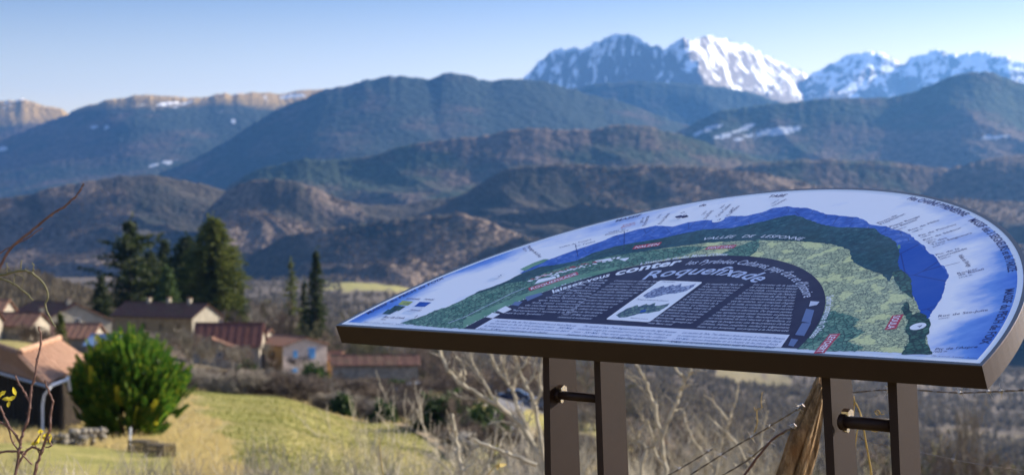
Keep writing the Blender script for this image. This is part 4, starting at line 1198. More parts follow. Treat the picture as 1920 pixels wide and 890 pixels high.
# upright planks on the two visible walls
for (p, q, nn) in ((wp[2], wp[0], 44), (wp[0], wp[1], 30)):
    p, q = Vector((*p, 0)), Vector((*q, 0)); dd = (q - p); L = dd.length; dd.normalize(); nn_ = Vector((dd.y, -dd.x, 0))
    for k in range(nn):
        c = p + dd * (k + .5) * L / nn + nn_ * (0.02 + 0.012 * (k % 3))
        MB().box((c.x, c.y, (zb_ - 7.55) / 2 - o_.z + .05), (L / nn * .9, .035, -7.55 - zb_), math.atan2(dd.y, dd.x)).build('plank', m_planks, barn)
g1 = at(0, 697, 96.2) - o_; g2 = at(84, 721, 88.0) - o_
gt = MB().tube([Cp - o_ + Vector((-.1, -.1, -.14)), A - o_ + Vector((.0, -.12, -.14)), A - o_ + Vector((.1, .2, -.14))], 0.065, 8).build('gutter', m_zinc, barn)
MB().tube([A - o_ + Vector((.12, -.1, -.18)), A - o_ + Vector((-.22, .1, -.55)), A - o_ + Vector((-.30, .15, -1.0)), Vector((A.x - .30 - o_.x, A.y + .15 - o_.y, zb_ + .5 - o_.z)), Vector((A.x - 1.8 - o_.x, A.y + 3.0 - o_.y, zb_ + .42 - o_.z))], 0.05, 8).build('downpipe', m_whitepl, barn)
MB().tube([A - o_ + Vector((.1, .1, -.1)), A - o_ + Vector((.45, 1.6, .02)), A - o_ + Vector((.5, 1.7, .15)), A - o_ + Vector((.55, 1.9, -.5))], 0.07, 8).build('eave_pipe', m_whitepl, barn)

# stone wall stubs, pallets, stakes
def rubble(name, p0, p1, h, wdt, label, n, seed, mat=None, cat='stone wall'):
    rn = random.Random(seed)
    p0, p1 = Vector(p0), Vector(p1)
    t = empty(name, tuple(p0), 0, label, cat)
    L = (p1 - p0).length; d = (p1 - p0).normalized(); w = Vector((-d.y, d.x, 0)).normalized()
    base = MB(); base.box((0, 0, 0), (1, 1, 1)); st0 = None
    import bmesh
    shapes = []
    for s in range(4):
        bm = bmesh.new(); bmesh.ops.create_icosphere(bm, subdivisions=1, radius=0.5)
        for v in bm.verts: v.co *= rn.uniform(.78, 1.08)
        me = bpy.data.meshes.new('stone'); bm.to_mesh(me); bm.free(); me.materials.append(mat or m_rub); shapes.append(me)
    rows = max(2, int(h / .2)); per = n // rows
    for r in range(rows):
        for k in range(per):
            u = (k + .5 + rn.uniform(-.25, .25)) / per * L
            p = d * u + w * rn.uniform(-.5, .5) * wdt + Vector((0, 0, (r + .4) * h / rows + rn.uniform(-.03, .03)))
            g = p0 + p
            o = bpy.data.objects.new('stone', shapes[rn.randrange(4)]); col.objects.link(o); o.parent = t
            o.location = p; o.rotation_euler = (rn.uniform(-.3, .3), rn.uniform(-.3, .3), rn.uniform(0, 6))
            o.scale = (L / per * rn.uniform(1.0, 1.5), wdt * rn.uniform(.6, .9), h / rows * rn.uniform(1.1, 1.5))
    return t
m_rub = simple('pale_field_stone', (0.20, 0.18, 0.145), 0.95, 0.1, 0, 0.45, 1.5, 0.6, 0.05)
rubble('stone_wall', ground(88, 78), ground(150, 80), .45, .5, 'low tumbled wall of pale stones in the grass below the barn', 46, 1)
rubble('stone_wall', ground(142, 79), ground(188, 83), .7, .6, 'heap of pale stones below the green shrub', 40, 2, cat='stone heap')
rubble('stone_wall', ground(866, 120), ground(878, 126), 1.5, .9, 'pale sunlit stone buttress beside the lane', 40, 3, cat='stone wall')
m_wood = simple('grey_weathered_wood', (0.12, 0.095, 0.06), 0.9, 0.1, 0, 0.35, 6, 0.4, 0.01)
def pallet(px_, d, a, label):
    g = ground(px_, d)
    t = empty('wooden_crate', (g.x, g.y, g.z - .08), R(a), label, 'crate', 'wooden crates lying below the shrub')
    t.scale = (.8, .8, .62)
    for k in range(6):
        MB().box((-.55 + k * .22, 0, .42), (.12, .05, .8)).build('slat', m_wood, t)
        MB().box((-.55 + k * .22, .8, .42), (.12, .05, .8)).build('slat', m_wood, t)
    for k in range(4):
        MB().box((0, .4, .84 + .001 * k), (0.001, 0.001, 0.001)) 
        MB().box((0, .06 + k * .23, .86), (1.3, .14, .03)).build('top_board', m_wood, t)
    for z in (.08, .45, .80):
        MB().box((0, -.045, z), (1.3, .035, .09)).build('rail', m_wood, t)
pallet(258, 78, -28, 'grey slatted wooden crate below the shrub, upper of the two')
pallet(289, 75, -32, 'grey slatted wooden crate below the shrub, lower right of the two')
g = ground(242, 80)
tag(MB().tube([(0, 0, -.2), (.05, 0, .9)], 0.05, 6).build('stake', m_whitepl, None, False, g), 'short white stake standing in the dry slope by the crates', 'stake')

# lane and track as draped strips
def strip(name, pts, width, mat, dz=0.05):
    v, f = [], []
    P = []
    for k in range(len(pts) - 1):
        for i in range(8):
            u = i / 8; P.append((pts[k][0] * (1 - u) + pts[k + 1][0] * u, pts[k][1] * (1 - u) + pts[k + 1][1] * u))
    P.append(pts[-1])
    C = [ground(*p) for p in P]
    for i, c in enumerate(C):
        d = (C[min(i + 1, len(C) - 1)] - C[max(i - 1, 0)]); d.z = 0; d.normalize(); n = Vector((-d.y, d.x, 0))
        for s in (-.5, -.17, .17, .5):
            p = c + n * width * s; v.append((p.x, p.y, Hs(p.x, p.y) + dz))
    for i in range(len(C) - 1):
        for k in range(3): f.append((4 * i + k, 4 * i + k + 1, 4 * i + k + 5, 4 * i + k + 4))
    return tag(mesh_obj(name, v, f, mat, smooth=True), kind='structure')
m_asph = simple('grey_lane_asphalt', (0.085, 0.083, 0.085), 0.9, 0.2, 0, 0.2, .8, 0.3, 0.02)
m_track = simple('pale_gravel_track', (0.34, 0.29, 0.22), 0.95, 0.1, 0, 0.2, .8, 0.3, 0.02)
strip('road', [(1010, 118), (985, 140), (960, 165), (950, 195), (955, 225), (985, 250)], 3.4, m_asph)
strip('car_park', [(880, 236), (950, 238), (1040, 236)], 9.0, m_asph, 0.08)
strip('track', [(930, 192), (880, 196), (820, 200), (760, 212), (700, 232)], 2.6, m_track)
strip('path', [(750, 158), (790, 146), (830, 132), (862, 118)], 1.0, simple('dry_grass_edge', (0.25, 0.19, 0.11), 0.95, 0.1, 0, 0.4, 1.5, 0.6, 0.1), 0.12)

def car(px_, d, a, paint, label):
    g = ground(px_, d, 0.1)
    t = empty('parked_car', g, R(a), label, 'car', 'cars parked by the lane')
    prof = [(-2.0, .35), (-2.05, .75), (-1.9, .9), (-1.15, 1.0), (-.6, 1.42), (.75, 1.45), (1.35, 1.05), (1.95, .88), (2.05, .6), (2.0, .32)]
    MB().hexa([(x, -.8, z) for x, z in prof], [(x, .8, z) for x, z in prof]).build('body', paint, t)
    wp_ = [(-1.0, 1.02), (-.58, 1.36), (.7, 1.38), (1.2, 1.06)]
    for s in (-1, 1):
        MB().hexa([(x, s * .805, z) for x, z in wp_], [(x, s * .82, z) for x, z in wp_]).build('side_window', m_glass, t)
    ws = MB().hexa([(1.33, -.68, 1.09), (1.33, .68, 1.09), (.80, .62, 1.44), (.80, -.62, 1.44)], [(1.36, -.68, 1.10), (1.36, .68, 1.10), (.83, .62, 1.46), (.83, -.62, 1.46)]).build('windscreen', m_glass, t)
    for x in (-1.25, 1.3):
        for s in (-1, 1):
            w = MB().tube([(x, s * .70, .32), (x, s * .86, .32)], .32, 14).build('wheel', m_rim, t)
            MB().tube([(x, s * .861, .32), (x, s * .875, .32)], .18, 10).build('hub', m_zinc, w)
def paint(n, c): return simple(n, c, 0.25, 0.5, 0.2, 0.05, 2)
car(890, 232, 8, paint('blue_car_paint', (0.04, 0.07, 0.15)), 'blue car parked by the lane, left of the parked cars')
car(962, 236, -6, paint('dark_blue_car_paint', (0.02, 0.035, 0.08)), 'dark blue car parked by the lane behind the bare branches')
car(1000, 240, 5, paint('silver_blue_car_paint', (0.10, 0.13, 0.20)), 'silver blue car parked next to the left table leg')
car(776, 222, 12, paint('white_car_paint', (0.6, 0.62, 0.65)), 'small white car standing right of the long stone barn')
# ------------------------------------------------------------------ plants
def leaf_mat(name, dark, light, tip, scale=0.6, trans=0.3):
    t = NT(name)
    n = t.noise(scale, 3, 0.6); f = t.noise(scale * 9, 3, 0.7)
    c = t.mix(t.ramp(n, [(0.35, 0.0), (0.65, 1.0)]), dark, light)
    c = t.mix(t.ramp(f, [(0.52, 0.0), (0.68, 1.0)]), c, tip)
    t.col(c); t.set(0.75, 0, 0.15)
    tr = t.new('ShaderNodeBsdfTranslucent'); t.link(c, tr.inputs[0])
    mx = t.new('ShaderNodeMixShader'); mx.inputs[0].default_value = trans
    t.link(t.b.outputs[0], mx.inputs[1]); t.link(tr.outputs[0], mx.inputs[2])
    t.link(mx.outputs[0], t.n['Material Output'].inputs['Surface'])
    return t.m
m_needle = leaf_mat('dark_conifer_needles', (0.014, 0.026, 0.010), (0.04, 0.055, 0.014), (0.10, 0.11, 0.03), 0.35)
m_cyp = leaf_mat('cypress_foliage', (0.035, 0.055, 0.012), (0.10, 0.12, 0.022), (0.24, 0.23, 0.045), 0.35)
m_pine = leaf_mat('light_pine_needles', (0.03, 0.055, 0.015), (0.06, 0.10, 0.03), (0.10, 0.13, 0.04), 0.5)
m_shrub = leaf_mat('bright_green_cypress_sprays', (0.035, 0.11, 0.014), (0.085, 0.20, 0.024), (0.42, 0.43, 0.035), 0.8, 0.45)
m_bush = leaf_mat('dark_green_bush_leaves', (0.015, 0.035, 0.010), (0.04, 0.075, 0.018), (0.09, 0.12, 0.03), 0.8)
m_trunk = simple('brown_bark', (0.075, 0.055, 0.040), 0.95, 0.1, 0, 0.35, 3, 0.5, 0.03)
m_twig = simple('bare_brown_twigs', (0.13, 0.10, 0.075), 0.9, 0.1, 0, 0.35, 0.8)
m_twig2 = simple('bare_olive_twigs', (0.13, 0.12, 0.06), 0.9, 0.1, 0, 0.35, 0.8)
m_twig3 = simple('bare_grey_twigs', (0.24, 0.21, 0.165), 0.9, 0.1, 0, 0.3, 0.8)
m_fwood = leaf_mat('bare_woodland_twigs', (0.055, 0.046, 0.032), (0.11, 0.09, 0.062), (0.14, 0.12, 0.075), .03, .35)
m_yshoot = leaf_mat('yellow_green_young_shoots', (0.22, 0.26, 0.02), (0.40, 0.38, 0.03), (0.55, 0.48, 0.05), 2, .45)
m_pale = simple('pale_lichened_bark', (0.42, 0.375, 0.28), 0.9, 0.15, 0, 0.45, 7, 0.5, 0.01)
m_bramble = simple('red_brown_bramble_stem', (0.17, 0.095, 0.075), 0.7, 0.25, 0, 0.4, 25, 0.4, 0.004)
m_gstem = simple('green_grey_stem', (0.17, 0.16, 0.08), 0.7, 0.25, 0, 0.35, 25, 0.4, 0.004)
m_straw = leaf_mat('dry_straw', (0.34, 0.27, 0.11), (0.46, 0.37, 0.16), (0.55, 0.46, 0.24), 3, 0.5)
m_yleaf = leaf_mat('yellow_autumn_leaf', (0.45, 0.36, 0.03), (0.60, 0.48, 0.04), (0.50, 0.50, 0.08), 20, 0.4)

def clump(vs, fs, c, size, rn, n=5, flat=0.5, dirv=None, elong=1.6):
    for _ in range(n):
        p = c + Vector((rn.gauss(0, 1), rn.gauss(0, 1), rn.gauss(0, 1) * flat)) * size * .5
        a = Vector((rn.gauss(0, 1), rn.gauss(0, 1), rn.gauss(0, .6)))
        if dirv is not None: a = a * .45 + dirv
        a = a.normalized() * size * rn.uniform(.6, 1.0) * elong * .5
        b = a.cross(Vector((rn.gauss(0, 1), rn.gauss(0, 1), rn.gauss(0, 1)))).normalized() * size * rn.uniform(.22, .42)
        k = len(vs)
        vs += [p - a * .6, p + b, p + a, p - b]
        fs.append((k, k + 1, k + 2, k + 3))

def conifer_data(seed, h, w, prof, levels=46, per=8, droop=0.25, size=0.5, gap=0.0, start=0.04, rag=0.3):
    rn = random.Random(seed); vs, fs = [], []
    lean = [(rn.uniform(-1, 1) * .02 * h, rn.uniform(-1, 1) * .02 * h)]
    for lv in range(levels):
        u = start + (1 - start) * lv / levels
        rad = w / 2 * prof(u)
        lump = 1 + rag * math.sin(u * 23 + seed) * .5
        for b in range(per):
            if rn.random() < gap: continue
            az = rn.uniform(0, 2 * math.pi)
            L = rad * rn.uniform(1 - rag, 1.0 + rag * .4) * (lump if rag > .3 else 1) * (1 + .25 * math.sin(3 * az + seed + u * 9) * (rag > .3))
            dv = Vector((math.cos(az), math.sin(az), -droop + rn.uniform(-.12, .12)))
            n = max(2, int(L / (size * .75)))
            for k in range(1, n + 1):
                q = k / n
                c = Vector((0, 0, u * h)) + Vector((dv.x * L * q, dv.y * L * q, dv.z * L * q + .12 * L * q * q))
                clump(vs, fs, c, size * (1.15 - .45 * q), rn, 3 if q < .4 else 5, .45, dv * .8)
    clump(vs, fs, Vector((0, 0, h)), size, rn, 5, 1.5, Vector((0, 0, 1)))
    return vs, fs
def mesh_from(name, vs, fs, mat):
    me = bpy.data.meshes.new(name); me.from_pydata([tuple(v) for v in vs], [], fs); me.materials.append(mat); me.update(); return me
def tree_thing(name, label, cat, px_, d, ytop, wpx, seed, prof, mat, group=None, **kw):
    g = ground(px_, d)
    top = -(ytop - HOR) / FPX * d
    h = top - g.z; w = wpx / FPX * d * 1.7
    vs, fs = conifer_data(seed, h, w, prof, **kw)
    t = empty(name, g, random.Random(seed).uniform(0, 6), label, cat, group)
    o = bpy.data.objects.new('crown', mesh_from('crown', vs, fs, mat)); col.objects.link(o); o.parent = t
    MB().tube([(0, 0, -.3), (0.05, 0, h * .5), (0, 0, h * .97)], [h * .018 + .08, h * .012 + .04, .03], 8).build('trunk', m_trunk, t)
    return t
cone = lambda u: (1 - u) ** .85 * min(1, .55 + u * 6)
col_ = lambda u: min(1, (1 - u) * 2.4) ** .62 * min(1, .75 + u * 3)
ced = lambda u: (1.0 if .3 < u < .62 else (.8 if u < .3 else max(.05, (1 - u) / .38) ** .9)) * (.8 + .25 * math.sin(u * 34))
G1 = 'tall conifers behind the village'
tree_thing('cedar_tree', 'tall ragged cedar, leftmost of the big dark conifers behind the village', 'tree', 243, 400, 414, 82, 3, ced, m_needle, G1, levels=30, per=9, droop=-.05, size=1.0, gap=.22, rag=.7, start=.18)
tree_thing('fir_tree', 'dark fir wedged between the ragged cedar and the next fir', 'tree', 281, 418, 470, 50, 14, col_, m_needle, G1, levels=36, per=9, size=.8, rag=.45)
tree_thing('fir_tree', 'small dark pointed fir standing left of the ragged cedar', 'tree', 189, 385, 516, 46, 4, cone, m_needle, G1, levels=34, per=8, size=.6)
tree_thing('fir_tree', 'dark fir directly right of the ragged cedar', 'tree', 307, 425, 447, 56, 5, cone, m_needle, G1, levels=40, per=9, size=.8, rag=.4)
tree_thing('fir_tree', 'dark fir touching the left side of the tall cypress', 'tree', 350, 415, 441, 62, 6, col_, m_needle, G1, levels=44, per=9, size=.8, rag=.4)
tree_thing('cypress_tree', 'tallest broad yellow-green cypress in the row behind the village', 'tree', 400, 385, 406, 78, 7, col_, m_cyp, G1, levels=60, per=13, size=.7, rag=.22)
tree_thing('pine_tree', 'small light green pine in front of the dark firs', 'tree', 314, 372, 500, 56, 8, cone, m_pine, G1, levels=34, per=9, size=.7)
tree_thing('spruce_tree', 'slim dark spruce left of the information board', 'tree', 592, 395, 470, 44, 9, cone, m_needle, G1, levels=46, per=9, size=.6, rag=.45, start=.2)
tree_thing('spruce_tree', 'loose olive green spruce left of the slim dark one', 'tree', 546, 400, 489, 40, 10, cone, m_cyp, G1, levels=34, per=6, size=.6, gap=.35, rag=.5, start=.2)
tree_thing('spruce_tree', 'small dark spruce between the two slim ones', 'tree', 570, 405, 526, 26, 11, cone, m_needle, G1, levels=30, per=7, size=.55)
tree_thing('fir_tree', 'little dark fir right of the tall cypress', 'tree', 452, 410, 526, 24, 12, cone, m_needle, G1, levels=30, per=7, size=.55)
tree_thing('fir_tree', 'small green conifer in front of the cream gabled house', 'tree', 113, 262, 588, 20, 13, cone, m_cyp, None, levels=24, per=7, size=.35)

# bare trees ----------------------------------------------------
def bare_data(seed, h, spread=0.9, n0=1, lean=0.0, depth=5, r0=None, curve=0.25, twig=3, fork=(2, 3), upright=0.35, first=0.25, rmin=0.004):
    rn = random.Random(seed); mb = MB()
    r0 = r0 or h * .018
    def grow(p, d, L, r, lv):
        n = 3 if lv < 2 else 2
        pts = [p]; rs = [r]
        q = p.copy(); dd = d.copy()
        for k in range(n):
            dd = (dd + Vector((rn.gauss(0, curve), rn.gauss(0, curve), rn.gauss(0, curve * .6) + upright * .12))).normalized()
            q = q + dd * L / n
            pts.append(q.copy()); rs.append(r * (1 - (k + 1) / n * .38))
        mb.tube(pts, rs, 5 if lv == 0 else (4 if lv < 3 else 3), cap=False)
        if lv >= depth: return
        for k in range(rn.randint(*fork) + (1 if lv >= depth - 2 else 0)):
            i = rn.randint(1, n) if k else n
            side = Vector((rn.gauss(0, 1), rn.gauss(0, 1), rn.gauss(0, .5)))
            side = (side - dd * side.dot(dd)).normalized()
            nd = (dd + side * spread * rn.uniform(.5, 1.1) + Vector((0, 0, upright * .5))).normalized()
            grow(pts[i], nd, L * rn.uniform(.62, .88), max(rs[i] * rn.uniform(.55, .78), rmin), lv + 1)
    for k in range(n0):
        a = rn.uniform(0, 6.28)
        d = Vector((math.cos(a) * (.12 if n0 == 1 else .55), math.sin(a) * (.12 if n0 == 1 else .55), 1)).normalized()
        p = Vector((math.cos(a), math.sin(a), 0)) * (0 if n0 == 1 else .03 * h) + Vector((0, 0, -.02 * h))
        grow(p, d, h * first * rn.uniform(.85, 1.1), r0 * rn.uniform(.7, 1), 0)
    # scale to the wanted height
    zt = max(v[2] for v in mb.v); k = h / zt
    mb.v = [(x * k, y * k, z * k) for x, y, z in mb.v]
    return mb
protos = {}
def bare_proto(key, mat, **kw):
    mb = bare_data(**kw)
    me = mesh_from('bare_crown', mb.v, mb.f, mat); protos[key] = (me, kw['h'])
for k in range(4):
    bare_proto('brown%d' % k, m_twig, seed=100 + k, h=10, spread=.75, depth=6, r0=.12, rmin=.028, upright=.5, fork=(2, 3))
    bare_proto('olive%d' % k, m_twig2, seed=120 + k, h=10, spread=.8, depth=6, r0=.12, rmin=.028, upright=.4, fork=(2, 3))
    bare_proto('grey%d' % k, m_twig3, seed=140 + k, h=10, spread=.65, depth=6, r0=.12, rmin=.028, upright=.7, fork=(2, 3))
for k in range(3):
    bare_proto('bush%d' % k, m_twig, seed=160 + k, h=3, n0=14, spread=.9, depth=4, r0=.035, rmin=.018, first=.33, upright=.3)
    bare_proto('bushg%d' % k, m_twig3, seed=170 + k, h=3, n0=14, spread=.9, depth=4, r0=.035, rmin=.018, first=.33, upright=.3)
    bare_proto('shrub%d' % k, m_pale, seed=180 + k, h=3, n0=9, spread=.75, depth=5, r0=.024, rmin=.0032, first=.36, upright=.7, curve=.22)
for k in range(3):
    bare_proto('fine%d' % k, m_twig3, seed=190 + k, h=3, n0=13, spread=.8, depth=5, r0=.016, rmin=.0028, first=.34, upright=.6, curve=.25)
def bare(key, px_, d, h, label, cat='bare tree', group=None, name='bare_tree', wscale=1.0, rz=None, rn=random.Random(9), loc=None):
    me, h0 = protos[key]
    o = bpy.data.objects.new(name, me); col.objects.link(o)
    o.location = loc if loc is not None else ground(px_, d, -.05)
    s = h / h0; o.scale = (s * wscale, s * wscale, s); o.rotation_euler = (0, 0, rn.uniform(0, 6.28) if rz is None else rz)
    return tag(o, label, cat, group)
rn = random.Random(77)
KT = 'bare winter trees round the village'
LANDMARKS = [(0, 'before the plank barn'), (150, 'below the wide cream gable'), (240, 'behind the round green shrub'), (345, 'right of the round green shrub'),
 (397, 'near the grey outbuilding'), (450, 'near the dark red roof'), (505, 'near the small porch'), (574, 'near the shuttered house'), (645, 'near the left tip of the table'),
 (700, 'near the long stone barn'), (770, 'at the right end of the stone barn'), (850, 'near the pale buttress'), (900, 'near the blue car'), (965, 'near the dark blue car'),
 (1020, 'just left of the first leg'), (1100, 'seen between the two left legs'), (1200, 'right of the second leg'), (1290, 'left of midway between the leg pairs'), (1370, 'right of midway between the leg pairs'),
 (1450, 'left of the leaning post'), (1520, 'behind the leaning post'), (1630, 'seen between the two right legs'), (1760, 'right of the last leg'), (1850, 'near the tall pale poplar'), (1920, 'at the right picture edge')]
def near(px_): return min(LANDMARKS, key=lambda m: abs(m[0] - px_))[1]
def row(key, spots, label, group, name='bare_tree', cat='bare tree', nv=4, wscale=1.0):
    med = sorted(s[2] for s in spots)[len(spots) // 2]
    for i, (p, d, h) in enumerate(spots):
        size = 'tall ' if h > med * 1.15 else ('small ' if h < med * .87 else '')
        label_i = size + label
        bare('%s%d' % (key, (i + int(p)) % nv), p, d, h, label_i + ' ' + near(p), cat, group, name, wscale)
# singled out
bare('brown0', 262, 372, 7.5, 'round brown bare tree between the ragged cedar and the long house', wscale=1.4)
bare('grey1', 345, 262, 6.0, 'pale bare tree with upright twigs right of the large green shrub', wscale=.9)
bare('grey2', 365, 258, 6.2, 'pale bare tree in front of the grey stone outbuilding', wscale=.8)
bare('grey0', 405, 262, 4.6, 'bare apple tree in front of the grey stone outbuilding', wscale=1.1)
bare('brown2', 455, 286, 4.0, 'spreading brown bush against the stone house with the dark red roof', wscale=1.7)
bare('brown1', 560, 284, 3.6, 'bare brown bush in front of the shuttered house', wscale=1.6)
bare('grey3', 590, 283, 3.2, 'bare greyish bush at the foot of the shuttered house', wscale=1.6)
spots = [(rn.uniform(405, 560), rn.uniform(345, 420), rn.uniform(8, 12)) for _ in range(20)]
row('brown', spots[:9], 'brown bare tree of the row behind the roofs', KT)
row('grey', spots[9:16], 'pale bare tree of the row behind the roofs', 'pale bare trees right of the cypress')
row('olive', spots[16:], 'olive toned bare tree behind the village roofs', 'olive toned bare trees behind the roofs')
spots = [(rn.uniform(590, 800), rn.uniform(330, 620), rn.uniform(8, 12)) for _ in range(46)]
row('olive', spots[:22], 'olive bare tree of the middle wood', 'bare trees of the wood left of the board')
row('brown', spots[22:], 'brown bare tree below the bright field strip', 'brown bare trees below the bright field strip')
spots = [(rn.uniform(780, 1080), rn.uniform(262, 420), rn.uniform(7, 12)) for _ in range(24)]
row('brown', spots, 'brown bare tree beyond the lane', 'bare trees beyond the parked cars')
spots = [(rn.uniform(1100, 1540), rn.uniform(230, 600), rn.uniform(9, 15)) for _ in range(34)]
row('brown', spots[:17], 'dim brown bare tree in the valley', 'brown bare trees between the pairs of legs')
row('olive', spots[17:], 'olive bare tree in the valley', 'olive bare trees between the pairs of legs')
spots = [(rn.uniform(1600, 1940), rn.uniform(330, 900), rn.uniform(12, 22)) for _ in range(44)]
row('brown', spots[:22], 'bare brown tree of the right-hand valley', 'brown bare trees of the right valley')
row('grey', spots[22:30], 'pale bare tree of the right-hand valley', 'pale bare trees of the right valley')
row('olive', spots[30:], 'olive bare tree of the right-hand valley', 'olive bare trees of the right valley')
bare('grey1', 1838, 205, 25, 'tall pale poplar rising above the right-hand valley trees', wscale=.5)
spots = [(rn.uniform(1600, 1950), rn.uniform(175, 260), rn.uniform(15, 21)) for _ in range(20)]
spots = [(p, d, (-Hs((p - CX) / FPX * d, d) - (rn.uniform(815, 880) - HOR) / FPX * d)) for p, d, h in spots]
row('olive', spots[:8], 'nearer olive bare tree', 'near bare trees at the lower right')
row('brown', spots[8:], 'nearer brown bare tree', 'near brown bare trees at the lower right')
bare('brown3', 1858, 210, 23, 'tall brownish poplar beside the pale poplar in the right valley', wscale=.5)
# hedge bank below the village
spots = []
for k in range(96):
    p = 345 + k * 4.5; spots.append((p + rn.uniform(-5, 5), 176 - (p - 345) * .012 + rn.uniform(-5, 14), rn.uniform(1.6, 2.6) * (1 if p < 600 else .75)))
row('bush', spots[::2] , 'brown leafless hedge bush above the pasture', 'brown bushes of the hedge bank', 'bare_bush', 'bush', 3, 1.25)
row('bushg', spots[1::2], 'greyish leafless hedge bush above the pasture', 'greyish bushes of the hedge bank', 'bare_bush', 'bush', 3, 1.25)
spots = [(rn.uniform(760, 1010), rn.uniform(118, 215), rn.uniform(1.6, 3.4)) for _ in range(30)]
spots = [s for s in spots if not (925 < s[0] < 1000 and s[1] > 135)]
row('bush', spots, 'brown thicket bush of the lane side', 'brown thicket bushes beside the lane', 'bare_bush', 'bush', 3, 1.3)
spots = [(rn.uniform(1020, 1560), rn.uniform(60, 190), rn.uniform(2.2, 4.0)) for _ in range(46)]
row('bushg', spots[:23], 'greyish thicket bush on the slope', 'greyish thicket bushes under the table', 'bare_bush', 'bush', 3, 1.2)
row('bush', spots[23:], 'brown thicket bush on the slope', 'brown thicket bushes under the table', 'bare_bush', 'bush', 3, 1.2)

spots = [(rn.uniform(235, 640), rn.uniform(262, 292), rn.uniform(2.6, 5.0)) for _ in range(34)]
spots = [q for q in spots if not 522 < q[0] < 632]
row('brown', spots[:13], 'brown garden tree', 'bare garden trees of the village', wscale=1.2)
row('grey', spots[13:], 'pale garden tree', 'pale garden trees of the village', wscale=1.2)
spots = [(rn.uniform(620, 800), rn.uniform(185, 262), rn.uniform(1.4, 2.4)) for _ in range(34)]
row('bush', spots, 'low brown bush before the stone barn', 'low brown bushes before the stone barn', 'bare_bush', 'bush', 3, 1.4)
spots = [(rn.uniform(40, 330), rn.uniform(240, 262), rn.uniform(1.6, 3.2)) for _ in range(12)]
row('bush', spots, 'brown yard bush', 'brown bushes in the village yards', 'bare_bush', 'bush', 3, 1.3)
# leafy bushes
def leafy(name, label, px_, d, h, w, mat, seed, n=260, size=.4, group=None, cat='bush'):
    r = random.Random(seed); vs, fs = [], []
    for _ in range(n):
        a = r.uniform(0, 6.28); e = math.acos(r.uniform(-.1, 1)); q = r.uniform(.5, 1) * (1 + .2 * math.sin(a * 3 + seed) + .15 * math.sin(e * 5 + a * 2))
        c = Vector((math.cos(a) * math.sin(e) * w / 2 * q, math.sin(a) * math.sin(e) * w / 2 * q, h * .12 + math.cos(e) * h * .85 * q))
        clump(vs, fs, c, size, r, 6, .8, Vector((c.x / w, c.y / w, .6)))
    t = empty(name, ground(px_, d), 0, label, cat, group)
    o = bpy.data.objects.new('foliage', mesh_from('foliage', vs, fs, mat)); col.objects.link(o); o.parent = t
    for k in range(3): MB().tube([(0, 0, -.2), (w * .1 * (k - 1), 0, h * .55)], .04, 5).build('stem', m_trunk, t)
    return t
leafy('green_bush', 'dark green bush at the foot of the shuttered house', 588, 276, 2.3, 3.6, m_bush, 1)
leafy('green_bush', 'dark green shrub in the garden below the dark red roof', 462, 272, 1.6, 3.0, m_bush, 2)
leafy('green_bush', 'small bright bush in front of the long stone barn', 684, 262, 1.3, 1.6, m_pine, 3, 120)
leafy('green_bush', 'ivy green clump in the middle of the brown hedge', 642, 168, 1.6, 1.7, m_bush, 4)
leafy('green_bush', 'dark evergreen bush at the right end of the brown hedge', 722, 163, 1.5, 1.7, m_bush, 5)
leafy('green_bush', 'low dark evergreen bush right of the long stone barn', 748, 232, 1.6, 2.6, m_bush, 6)
leafy('green_bush', 'large dark bush overhanging the pale buttress', 828, 150, 3.0, 4.6, m_bush, 7, 420)
leafy('green_bush', 'green mossy shrub beside the lane above the pale buttress', 905, 142, 2.4, 3.4, m_pine, 8, 300)
leafy('green_bush', 'bright green bush at the left edge of the first table leg', 1012, 40, 1.9, 1.3, m_pine, 9, 300, .10)
leafy('green_bush', 'dark evergreen bush behind the roofs left of the long house', 372, 300, 3.0, 2.6, m_bush, 10)
leafy('green_bush', 'dark green bush between the shed and the big green shrub', 235, 300, 3.0, 3.0, m_bush, 11)
leafy('green_bush', 'dark green bush behind the leaning post', 1500, 70, 2.6, 1.6, m_bush, 12, 300, .25)

